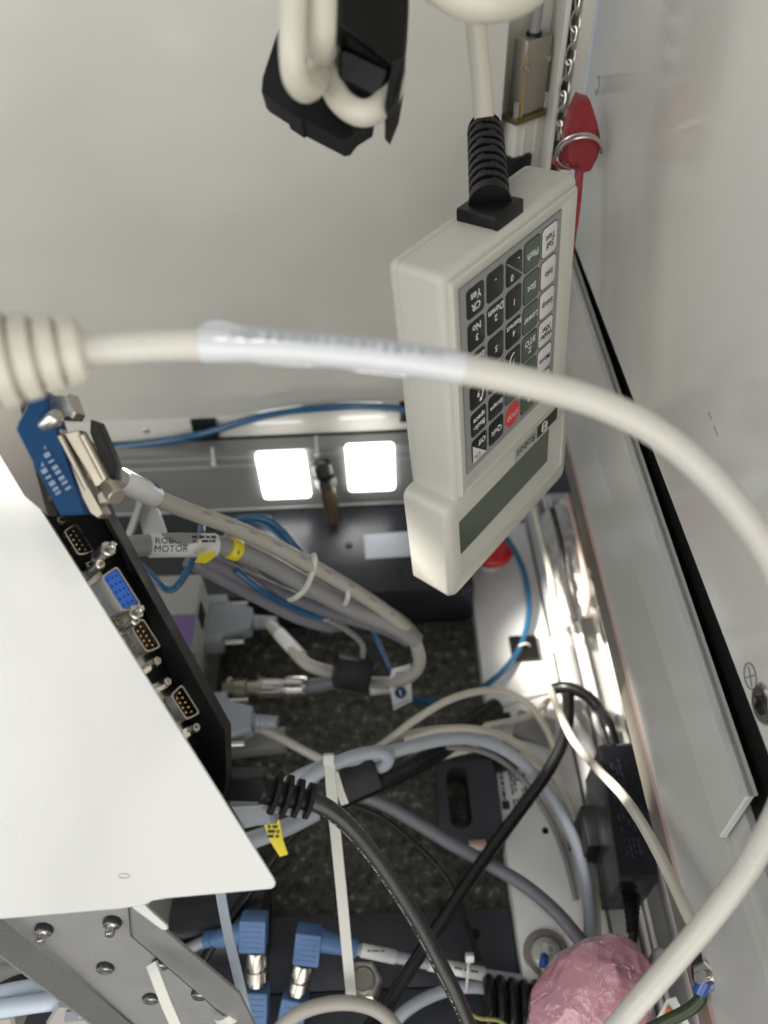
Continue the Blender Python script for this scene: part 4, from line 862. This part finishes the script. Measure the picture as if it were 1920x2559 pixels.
# power brick
pb = thing('power_brick', 'black rectangular power supply lying along the aluminium profile', 'power supply', (.185, .2, .04))
za, zt = .085, .112
q = [PZ(1500, 1857, zt), PZ(1606, 1850, zt), PZ(1650, 2196, zt), PZ(1550, 2200, zt)]
def grow(p): return p
cen = sum(q, V((0, 0, 0))) / 4
bm = B(); 
lo_ = [V((p.x, p.y, .04)) for p in q]
ins = [p + (cen - p).normalized() * .003 for p in q]
loft(bm, [[V((p.x, p.y, .040)) for p in ins], [p + V((0, 0, -.068)) for p in q], [V((p.x, p.y, zt - .003)) for p in q], [V((p.x, p.y, zt)) for p in ins]]); obj('case', bm, 'black_gloss', pb, smooth=30)
a, b = (ins[1] + ins[2]) / 2, None
obj('side_seam', tube(B(), [q[1] + V((0, -.004, -.004)), q[2] + V((0, .004, -.004))], .0008, 6, 1), 'black_plastic', pb)
marks(cen + V((-.005, 0, .0003)), (0, -1, 0), (1, 0, 0), .07, .012, 4, 'dark_panel', pb, 41, fill=.8)
e0 = (q[2] + q[3]) / 2 + V((0, -.001, -.03)); e1_ = PD(1582, 2345, .515)
prof = []
ax = e1_ - e0; Le = ax.length
for i in range(7): prof += [(i * Le / 8, .0062 - i * .0004), (i * Le / 8 + Le * .07, .0062 - i * .0004), (i * Le / 8 + Le * .075, .0042), (i * Le / 8 + Le * .12, .0042)]
obj('relief', lathe(B(), e0, ax, prof, 14), 'black_plastic', pb, smooth=25)
obj('cord', tube(B(), [e0 + ax * .8, e1_, PD(1570, 2380, .51), PD(1545, 2420, .505)], .0031, 12, 6), 'cable_black', pb, smooth=60)
f0 = (q[0] + q[1]) / 2 + V((0, 0, -.02))
obj('relief', tube(B(), [f0, PD(1520, 1815, .60), PD(1500, 1775, .625), PD(1465, 1738, .645), PD(1420, 1718, .66), PD(1380, 1722, .665)], .0050, 14, 7), 'cable_black', pb, smooth=60)
bm = B(); box(bm, PZ(1500, 2085, .05), (.030, .03, .04), None, .001); tag(obj('brick_holder', bm, 'black_plastic'), 'black holder block between the white plate and the power brick', 'holder')
tag(cable('white_lead', '', 'label_white', .0036, [(1235, 1770, .68), (1300, 1745, .68), (1385, 1722, .672)]), 'pale sleeve joining the black cable at the conduit', 'sleeve')
bm = B(); box(bm, PD(1335, 1825, .685), (.034, .026, .014), yawm(-20), .002); tag(obj('grey_clamp', bm, 'bracket_grey'), 'dull grey plastic clamp under the level cream wire', 'clamp')
# crumpled clear film over the profile
rnd = random.Random(11); bm = B(); rows = []
for i in range(26):
    t_ = i / 25; y = .535 - .135 * t_; row = []
    for j in range(10):
        s = j / 9; x = .162 + .042 * s + rnd.uniform(-.0025, .0025); z = .045 + .028 * math.sin(math.pi * s) * (1 - .35 * t_) + rnd.uniform(-.006, .006)
        row.append(bm.verts.new((x, y + rnd.uniform(-.003, .003), z)))
    rows.append(row)
for a, b in zip(rows, rows[1:]):
    for j in range(9): face(bm, (a[j], a[j + 1], b[j + 1], b[j]))
fo_ = obj('clear_film', bm, 'clear_film', smooth=180); tag(fo_, 'crumpled clear plastic film lying along the bright profile below the pendant', 'plastic film')
sm = fo_.modifiers.new('s', 'SUBSURF'); sm.levels = 1; sm.render_levels = 1
sd_ = fo_.modifiers.new('t', 'SOLIDIFY'); sd_.thickness = .0003
for i, (pts, m, lab) in enumerate((([(1335, 1270, .78), (1352, 1340, .765), (1372, 1420, .74), (1385, 1500, .71), (1400, 1560, .70)], 'cable_cream', 'cream wire under the clear film nearest the conduit'),
                                   ([(1418, 1235, .76), (1440, 1320, .74), (1455, 1400, .72), (1470, 1480, .70), (1462, 1540, .69)], 'copper_edge', 'rosy wire along the profile beside the dark frame'),
                                   ([(1380, 1270, .77), (1400, 1350, .75), (1415, 1450, .73), (1440, 1550, .70)], 'cable_charcoal', 'dark wire beneath the clear film'))):
    cable('film_wire', lab, m, .0028, pts, 'wire')

# ================================================================== corner: connector, chain, red key tag
t = thing('corner_connector', 'beige metal connector hood with grey cable in the back corner', 'connector', PY(1320, 290, .585))
RZ = yawm(35)
c = PY(1325, 185, .592)
bm = B(); box(bm, c, (.0245, .0135, .049), RZ, .0022, 2); obj('hood', bm, 'tin_beige', t)
bm = B(); box(bm, c + RZ @ V((-.0122, -.0068, -.004)), (.0012, .0012, .042), RZ); obj('seam', bm, 'gold_pin', t)
zb2 = c.z - .0265
bm = B(); box(bm, V((c.x, c.y, zb2)), (.0345, .0165, .0045), RZ, .001); obj('flange', bm, 'brass', t)
for s in (-1, 1):
    obj('lock_screw', cyl(B(), V((c.x, c.y, zb2)) + RZ @ V((s * .0142, -.004, .002)), V((c.x, c.y, zb2)) + RZ @ V((s * .0142, -.004, .013)), .0024, 12), 'steel', t)
obj('clamp_screw', lathe(B(), c + RZ @ V((-.011, -.0068, .008)), RZ @ V((-.4, -1, 0)), [(0, .0026), (.002, .0026), (.003, .002)], 14), 'steel', t)
obj('clamp_screw', lathe(B(), c + RZ @ V((.009, -.0068, .010)), RZ @ V((0, -1, 0)), [(0, .002), (.001, .002)], 14), 'steel', t)
obj('grommet', lathe(B(), c + V((.0, 0, .0235)), (0, 0, 1), [(0, .0058), (.003, .0052)], 18), 'black_plastic', t)
obj('cord', tube(B(), [c + V((0, 0, .024)), c + V((.001, 0, .05)), c + V((.002, .002, .10)), c + V((.002, .004, .2))], .0037, 14, 6), 'cable_grey', t, smooth=60)
bm = B(); box(bm, V((c.x, c.y + .002, zb2 - .040)), (.030, .014, .075), RZ, .0015); t2 = thing('connector_socket', 'pale box socket under the beige metal connector', 'socket', V((c.x, c.y, zb2 - .08)))
obj('housing', bm, 'wall_paint', t2)
for s in (-.006, .006):
    bm = B(); box(bm, V((c.x, c.y, zb2 - .040)) + RZ @ V((s, -.0055, 0)), (.0025, .002, .074), RZ, .0006); obj('rib', bm, 'wall_paint', t2)
bm = B(); box(bm, PY(1290, 420, .585), (.02, .012, .02), RZ, .001); tag(obj('black_socket', bm, 'black_plastic'), 'black socket block behind the top of the pendant', 'socket')
# chain
cpath = spline([PY(x, y, .568) for x, y in ((1449, -60), (1443, 0), (1437, 70), (1424, 150), (1412, 215), (1404, 280), (1396, 345))], 12)
chn = thing('chain', 'thin steel twist link chain hanging down to the ring of the red tag', 'chain', cpath[-1])
tot = 0; nxt = 0; i = 0
acc = [0]
for a, b in zip(cpath, cpath[1:]): acc.append(acc[-1] + (b - a).length)
def on(s):
    for k in range(len(acc) - 1):
        if acc[k + 1] >= s: return cpath[k].lerp(cpath[k + 1], (s - acc[k]) / max(1e-9, acc[k + 1] - acc[k]))
    return cpath[-1]
s = 0; k = 0
while s < acc[-1] - .004:
    a, b = on(s), on(min(acc[-1], s + .0098)); ax = (b - a).normalized(); u = perp(ax); ang = math.radians(15 + 62 * (k % 2)); ua = u[1] * math.cos(ang) + u[2] * math.sin(ang); ub = ax.cross(ua)
    mid = (a + b) / 2; hl = .0066
    loop = [mid + ax * math.cos(x) * hl + ua * math.sin(x) * .0030 * (1 + .25 * math.cos(x)) + ub * .0008 * math.sin(2 * x) for x in [2 * math.pi * j / 16 for j in range(17)]]
    obj('link', tube(B(), loop, .00068, 6, 1), 'steel', chn); s += .0098; k += 1
# red tag and split ring
rt = thing('red_tag', 'glossy red plastic tag with red ribbon wedged in the corner behind the pendant', 'tag', PY(1455, 430, .55))
zz = [(1448, 248), (1478, 257), (1492, 300), (1502, 345), (1497, 395), (1478, 430), (1455, 437), (1430, 425), (1414, 400), (1412, 340), (1428, 290)]
bm = B(); f = [PY(x, y, .497 + (.012 if y < 280 else 0) - .006 * (y > 380)) for x, y in zz]; polyprism(bm, f, [p + V((0, .014, 0)) for p in f], .002); obj('handle', bm, 'red_plastic', rt, smooth=40)
f = [PY(x, y, .507) for x, y in ((1400, 372), (1418, 400), (1430, 428), (1400, 425), (1382, 412))]; obj('lower_flap', polyprism(B(), f, [p + V((0, .006, 0)) for p in f], .001), 'red_plastic', rt, smooth=40)
rb = [PD(1475, 430, .482), PD(1467, 520, .482), PD(1452, 620, .485), PD(1440, 720, .49), PD(1428, 800, .495)]
pth = spline(rb, 6); bm = B(); r1 = [bm.verts.new(p + V((-.004, 0, 0))) for p in pth]; r2 = [bm.verts.new(p + V((-.006, .012, 0))) for p in pth]
for a, b, c_, d in zip(r1, r1[1:], r2[1:], r2): face(bm, (a, b, c_, d))
rbo = obj('ribbon', bm, 'red_plastic', rt, smooth=180); md = rbo.modifiers.new('t', 'SOLIDIFY'); md.thickness = .0008
p = PY(1450, 385, .488); u1 = V((.0135, 0, 0)); u2 = V((0, -.0045, .0118))
bm = B(); tube(bm, [p + u1 * math.cos(a) + u2 * math.sin(a) + V((0, .0007 * a, 0)) for a in [i * math.pi / 20 for i in range(78)]], .0009, 8, 1)
tag(obj('split_ring', bm, 'steel'), 'steel split ring round the red tag', 'ring')

# ================================================================== lower left: bracket, ties, connectors
br = thing('channel_bracket', 'grey steel U channel bracket with pan head screws below the white cover', 'bracket', PD(250, 2400, .37))
web = [(0, 2283), (8, 2279), (326, 2254), (333, 2262), (338, 2340), (590, 2559), (640, 2600), (440, 2640), (330, 2560), (40, 2330)]
d_ = lambda x, y: .345 + .05 * max(0, min(1, (y - 2254) / 350))
obj('web', pxprism([(4, 2290), (320, 2266), (326, 2338), (640, 2610), (420, 2650), (0, 2300)], [d_(*p) + .012 for p in [(4, 2290), (320, 2266), (326, 2338), (640, 2610), (420, 2650), (0, 2300)]], .0018, .0004), 'bracket_grey', br, smooth=20)
def quadpx(name, pts, m, parent, th=.0018):
    f = [PD(*p) for p in pts]; n = (f[1] - f[0]).cross(f[-1] - f[0]).normalized(); return obj(name, polyprism(B(), f, [p + n * th for p in f], .0003), m, parent, smooth=20)
quadpx('near_flange', [(0, 2292, .357), (440, 2650, .408), (350, 2650, .392), (-60, 2340, .345)], 'bracket_grey', br)
quadpx('far_flange', [(326, 2258, .342), (336, 2262, .343), (600, 2486, .375), (660, 2610, .395), (580, 2555, .400), (334, 2342, .358)], 'bracket_grey', br)
quadpx('top_flange', [(0, 2281, .345), (328, 2254, .343), (328, 2268, .356), (4, 2293, .356)], 'bracket_grey', br)
for px, py, full in ((110, 2325, 1), (281, 2307, 1), (264, 2418, 0), (402, 2409, 0), (378, 2494, 0), (500, 2484, 0)):
    d0 = d_(px, py) + .0105; p = PD(px, py, d0); ax = TOCAM * .75 - CUP * .65
    so = obj('screw_head', lathe(B(), p - ax * .003, ax, [(0, .0044), (.0035, .0044), (.0042, .0040)], 20), 'dark_panel', br)
    obj('screw_face', lathe(B(), p + ax * .0012, ax, [(0, .0040), (.0006, .0039), (.0012, .0028), (.0012, .0024)] + ([(.0035, .0024), (.0046, .0019)] if full else [(.0007, .0012)]), 14), 'steel', so)
def strap(label, pts, m, w_=.0032, th=.0011):
    path = spline(cpts(pts), 6); fr = frames(path); bm = B(); loops = []
    for p, (t, u, v) in zip(path, fr):
        s = t.cross(TOCAM).normalized(); n = s.cross(t); loops.append([p + s * w_ + n * th, p - s * w_ + n * th, p - s * w_ - n * th, p + s * w_ - n * th])
    loft(bm, loops); t = thing('strap_tie', label, 'cable tie', path[0]); obj('strap', bm, m, t, smooth=30); return t
t = strap('long cream cable tie tail hanging from the knot to the hex nut', [(824, 1905, .515), (830, 1990, .51), (842, 2110, .505), (856, 2250, .505), (868, 2380, .51), (878, 2485, .515)], 'tie_white', .0034)
bm = B(); box(bm, PD(822, 1898, .513), (.0075, .0075, .005), CR, .0012); obj('head', bm, 'tie_white', t)
strap('short cream cable tie tail splayed from the same knot', [(836, 1930, .522), (848, 1970, .522), (862, 2008, .525)], 'tie_white', .0026)
strap('pale blue white strap passing behind the white cover edge', [(540, 2150, .41), (553, 2240, .41), (572, 2340, .412), (600, 2460, .415), (635, 2600, .42)], 'tie_bluewhite', .0024)
strap('white cable tie tail standing up inside the grey channel bracket', [(380, 2408, .352), (392, 2440, .350), (415, 2500, .350), (445, 2570, .352), (470, 2640, .354)], 'tie_white', .0024)
strap('cream tie end curling over the bracket edge', [(545, 2552, .392), (556, 2556, .388), (575, 2548, .386), (595, 2535, .388)], 'tie_white', .0022)
# angled blue connectors
def m12(label, pu, pm0, pm1, pl0, pl1, cabl, d, group=None):
    t = thing('angled_connector', label, 'connector', PD(*pl1, d))
    a, b = PD(*pu[0], d), PD(*pu[1], d); ax = (b - a).normalized(); side = ax.cross(TOCAM).normalized(); R = Matrix((side, TOCAM - ax * TOCAM.dot(ax), ax)).transposed(); R.normalize()
    Lk = (b - a).length
    bm = B(); box(bm, (a + b) / 2, (.0185, .017, Lk), R, .0014); h = obj('upper_body', bm, 'boot_blue', t)
    for i in range(5):
        bm = B(); box(bm, a + ax * Lk * (.18 + .16 * i) + TOCAM * .0082, (.013, .0012, .0012), R, .0003); obj('grip', bm, 'boot_blue', h)
    p, q = PD(*pm0, d), PD(*pm1, d); am = q - p; Lm = am.length
    obj('nut', lathe(B(), p, am, [(0, .0072), (Lm * .1, .0078), (Lm * .42, .0078), (Lm * .45, .0062), (Lm * .54, .0062), (Lm * .57, .0076), (Lm * .86, .0080), (Lm * .88, .0066), (Lm, .0066)], 18), 'nickel', t, smooth=25)
    p, q = PD(*pl0, d), PD(*pl1, d); bm = B(); Ll = (q - p).length
    axl = (q - p).normalized(); sl_ = axl.cross(TOCAM).normalized(); Rl = Matrix((sl_, TOCAM - axl * TOCAM.dot(axl), axl)).transposed(); Rl.normalize()
    box(bm, (p + q) / 2, (.0185, .016, Ll), Rl, .0014); lo = obj('lower_body', bm, 'boot_blue', t)
    for i in range(4):
        bm = B(); box(bm, p + axl * Ll * (.2 + .18 * i) + TOCAM * .0078, (.013, .0012, .0012), Rl, .0003); obj('grip', bm, 'boot_blue', lo)
    cp = cpts(cabl['pts']); am = cp[1] - cp[0]
    obj('boot', lathe(B(), cp[0], am, [(0, .0078), (am.length * .8, .0056), (am.length * .82, .0066), (am.length, .0062)], 16), 'boot_blue', t, smooth=30)
    obj('cord', tube(B(), cp[1:], .0040, 12, 6), 'cable_lightgrey', t, smooth=60)
    return t
m12('blue angled connector pair next to the pale strap', ((636, 2287), (634, 2368)), (642, 2374), (640, 2458), (640, 2466), (638, 2545), dict(pts=[(612, 2330, .545), (515, 2352, .55), (470, 2372, .548), (420, 2400, .54)]), .545)
t = m12('blue angled connector pair beside the hex nut', ((775, 2320), (766, 2400)), (758, 2406), (742, 2480), (740, 2486), (722, 2575), dict(pts=[(800, 2350, .55), (892, 2372, .55), (960, 2386, .552), (1060, 2406, .555), (1150, 2424, .56), (1240, 2440, .56), (1320, 2452, .56)]), .55)
lb = sleeve('label_sleeve', 'label_white', PD(902, 2374, .5495), PD(988, 2392, .5525), .0046, t); marks(PD(940, 2376, .545), CRIGHT, CUP, .012, .002, 1, 'ink_black', lb, 51)
lb = sleeve('label_sleeve', 'label_white', PD(1070, 2408, .5535), PD(1210, 2434, .559), .0046, t); marks(PD(1170, 2424, .551), CRIGHT - CUP * .2, CUP + CRIGHT * .2, .02, .003, 1, 'ink_black', lb, 52, fill=1)
tt = thing('cable_tie', 'small white cable tie with square head round the grey labelled cable', 'cable tie', PD(1172, 2420, .55))
bm = B(); box(bm, PD(1174, 2393, .545), (.006, .0055, .005), CR, .001); obj('head', bm, 'label_white', tt)
obj('band', tube(B(), cpts([(1172, 2396, .547), (1170, 2420, .543), (1168, 2450, .545), (1166, 2474, .551)]), .0018, 8, 6, flat=.6), 'label_white', tt, smooth=40)
cable('grey_lead', 'pale blue cable running up to the small white tie', 'cable_lightgrey', .0042, [(960, 2590, .535), (1010, 2530, .54), (1075, 2490, .548), (1150, 2468, .555), (1230, 2470, .558), (1300, 2480, .558)])
cable('grey_lead', 'pale grey cable arching across the blue connectors and the hex nut', 'cable_beige', .0045, [(660, 2620, .50), (710, 2560, .50), (770, 2522, .50), (850, 2506, .50), (920, 2515, .50), (970, 2545, .50), (1010, 2600, .50)])
# hex nut on a stud
p = PZ(908, 2445, .035); hn = thing('hex_stud', 'shiny hexagonal steel nut stacked on a stud at the cable tie tail', 'nut', V((p.x, p.y, .006)))
obj('lower_nut', lathe(B(), V((p.x, p.y, .006)), (0, 0, 1), [(0, .0125), (.001, .014), (.011, .014), (.012, .0125)], 6), 'steel', hn, smooth=20)
obj('upper_nut', lathe(B(), V((p.x, p.y, .018)), (.0, -.05, 1), [(0, .012), (.001, .0135), (.012, .0135), (.0135, .0115), (.0135, .0092)], 6), 'steel', hn, smooth=20)
obj('stud', lathe(B(), V((p.x, p.y, .018)), (0, -.05, 1), [(0, .0088), (.0165, .0088), (.018, .0075), (.018, .0070), (.0172, .0065)], 28), 'washer_bronze', hn)
# black corrugated coil
cc = PD(1285, 2500, .55); hx = []
for i in range(91):
    a = i * 2 * math.pi / 18; hx.append(cc + CRIGHT * (-.020 + .042 * i / 90) + (CUP * math.sin(a) + TOCAM * math.cos(a)) * (.022 + .002 * math.sin(i * .3)) - CUP * .012)
tag(obj('cord_coil', tube(B(), hx, .0042, 10, 1), 'cable_black', smooth=60), 'coil of black cord beside the pink parcel', 'cord')
# left edge leads
cable('pale_lead', 'pale blue cable under the grey bracket, next to the black cable', 'tie_bluewhite', .0052, [(-60, 2500, .47), (30, 2478, .47), (120, 2466, .475), (210, 2468, .48), (290, 2480, .485)])
cable('pale_lead', 'second pale blue cable with a white tie lying just in front of the first', 'tie_bluewhite', .0052, [(-60, 2530, .46), (40, 2515, .46), (140, 2502, .465), (240, 2500, .47), (320, 2512, .475)])
cable('black_cable', 'black cable arching above the pale blue cables under the bracket', 'cable_black', .0040, [(-40, 2500, .50), (30, 2458, .50), (110, 2438, .505), (200, 2440, .51), (280, 2460, .515)])
t = thing('grey_plug', 'grey moulded connector under the pale blue cables and their white tie', 'connector', PD(190, 2545, .46))
obj('shell', pxprism([(142, 2512), (235, 2515), (262, 2540), (255, 2610), (120, 2610), (112, 2560)], .455, .02, .002), 'label_grey', t, smooth=25)
obj('window', pxprism([(165, 2528), (200, 2526), (205, 2552), (160, 2556)], .4535, .003, .0005), 'hood_grey', t, smooth=25)
bm = B(); box(bm, PD(212, 2515, .452), (.005, .011, .006), CR, .001); tag(obj('white_tie_head', bm, 'label_white'), 'white tie head round the pale blue cables', 'cable tie')
t = tag(obj('grey_block', pxprism([(-30, 2545), (30, 2540), (38, 2575), (20, 2620), (-30, 2620)], .46, .02, .002), 'label_grey', smooth=25), 'pale grey block peeking in beside the moulded connector', 'block')
# dark hump behind strap
tag(obj('motor_housing', lathe(B(), V((-.22, .165, .03)), (1, 0, 0), [(0, .03), (.05, .03), (.055, .026), (.12, .026)], 24), 'dark_panel', smooth=40), 'dark rounded motor housing in the shade behind the pale strap', 'motor')

# ================================================================== lower right: pink parcel, earth stud, label
pk = V(PD(1472, 2520, .48)); bm = B(); bmesh.ops.create_icosphere(bm, subdivisions=6, radius=1.)
from mathutils import noise
prn = random.Random(23); PLANES = [(V((prn.gauss(0, 1), prn.gauss(0, 1), prn.gauss(0, 1))).normalized(), prn.uniform(.94, 1.04)) for _ in range(140)]
a1 = (CRIGHT * .62 + CUP * .78).normalized(); a2 = TOCAM; a3 = a1.cross(a2)
def psurf(d, lift=0.):
    k = min(h / d.dot(n) for n, h in PLANES if d.dot(n) > .2); k = .8 * k + .2 + .07 * noise.noise(d * 1.7) + .03 * noise.noise(d * 4) + .05 * max(0, d.x) + lift
    return pk + a1 * d.x * .047 * k + a3 * d.y * .033 * k + a2 * d.z * .028 * k
for v in bm.verts: v.co = psurf(v.co.copy())
parcel = thing('wrapped_parcel', 'lumpy parcel wrapped in pink bubble film beside the black cord coil', 'parcel', pk)
obj('wrap', bm, 'bubble_pink', parcel, smooth=180)
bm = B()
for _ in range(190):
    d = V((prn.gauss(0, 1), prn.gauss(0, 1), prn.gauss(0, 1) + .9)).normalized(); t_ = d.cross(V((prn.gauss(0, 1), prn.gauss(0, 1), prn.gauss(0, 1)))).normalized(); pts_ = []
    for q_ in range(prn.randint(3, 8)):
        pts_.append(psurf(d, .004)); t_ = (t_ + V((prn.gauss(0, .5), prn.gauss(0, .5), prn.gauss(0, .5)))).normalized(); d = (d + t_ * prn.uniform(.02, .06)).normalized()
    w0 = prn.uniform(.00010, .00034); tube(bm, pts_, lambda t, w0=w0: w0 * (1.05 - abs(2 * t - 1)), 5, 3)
cr_ = obj('crease_glints', bm, 'crease_glint', parcel, smooth=60); cr_['kind'] = 'stuff'  # whitish strands put in as highlights along the film's creases
wz = cpts([(1600, 2440, .49), (1625, 2405, .485), (1645, 2378, .48), (1670, 2380, .475), (1700, 2372, .47), (1735, 2352, .462), (1770, 2345, .455)])
tag(obj('wire_hook', tube(B(), wz, .0022, 10, 6), 'bracket_grey', smooth=60), 'bent grey wire hook between the pink parcel and the white cable', 'wire')
es = thing('earth_stud', 'steel earth stud with stacked washers and blue crimp on the door frame', 'stud', PD(1775, 2435, .39))
p = PD(1778, 2440, .388); ax = (TOCAM * .5 - CRIGHT * .8 + CUP * .2).normalized()
obj('washers', lathe(B(), p - ax * .006, ax, [(0, .0115), (.0014, .0115), (.0016, .0100), (.0024, .0100), (.0026, .0118), (.0040, .0118), (.0042, .0100), (.0050, .0100), (.0052, .0112), (.0066, .0112), (.0068, .009)], 24), 'dark_steel', es, smooth=25)
obj('nut', lathe(B(), p + ax * .0008, ax, [(0, .0075), (.004, .0075), (.0048, .0062)], 6), 'steel', es, smooth=20)
obj('stud', lathe(B(), p + ax * .004, ax, [(0, .0032), (.005, .0032), (.006, .0026)], 14), 'nickel', es)
b0, b1 = PD(1765, 2445, .384), PD(1748, 2482, .384)
obj('crimp', lathe(B(), b0, b1 - b0, [(0, .0025), (.001, .0036), ((b1 - b0).length, .0034)], 14), 'crimp_blue', es)
obj('cord', tube(B(), [b1, PD(1752, 2495, .384), PD(1725, 2522, .386), PD(1680, 2545, .39), (PD(1620, 2575, .395))], .0030, 12, 6), 'wire_greenyellow', es, smooth=60)
cable('earth_wire', 'thin yellow green wire curving beside the black coil', 'wire_yellow', .0013, [(1170, 2530, .52), (1200, 2545, .52), (1250, 2552, .52), (1300, 2590, .52)], 'wire')
wl = thing('warning_label', 'white warning label with orange triangle near the earth wire', 'label', PD(1685, 2540, .42))
obj('card', pxprism([(1668, 2498), (1690, 2492), (1740, 2590), (1600, 2610), (1640, 2550)], .42, .001, .0001), 'label_white', wl, smooth=20)
obj('triangle', pxprism([(1670, 2515), (1712, 2575), (1650, 2580)], .4185, .0008), 'orange', wl, smooth=0)
tag(obj('orange_tag', pxprism([(1545, 2538), (1572, 2530), (1585, 2545), (1570, 2580), (1540, 2575)], .44, .004, .0008), 'orange', smooth=25), 'small orange red tab between parcel and white cable', 'tab')

GROUPS = {'serial_port': 'serial ports of the computer', 'thumb_screw': 'thumb screws of the video connector', 'light_panel': 'glowing squares on the rail', 'plastic_pin': 'white pins on the rail',
          'hanging_cable': 'cables of the hanging bundle', 'air_tube': 'blue air tubes', 'cable_tie': 'cable ties', 'strap_tie': 'loose tie tails and straps', 'connector_hood': 'grey connector hoods', 'grey_lead': 'grey leads',
          'thin_wire': 'thin cream wires', 'black_cable': 'black cables', 'tie_mount': 'black tie mounts', 'film_wire': 'wires under the clear film', 'angled_connector': 'blue angled connectors', 'pale_lead': 'pale blue leads'}
for o in COL.objects:
    if o.parent is None and 'label' in o and o.name.split('.')[0] in GROUPS: o['group'] = GROUPS[o.name.split('.')[0]]
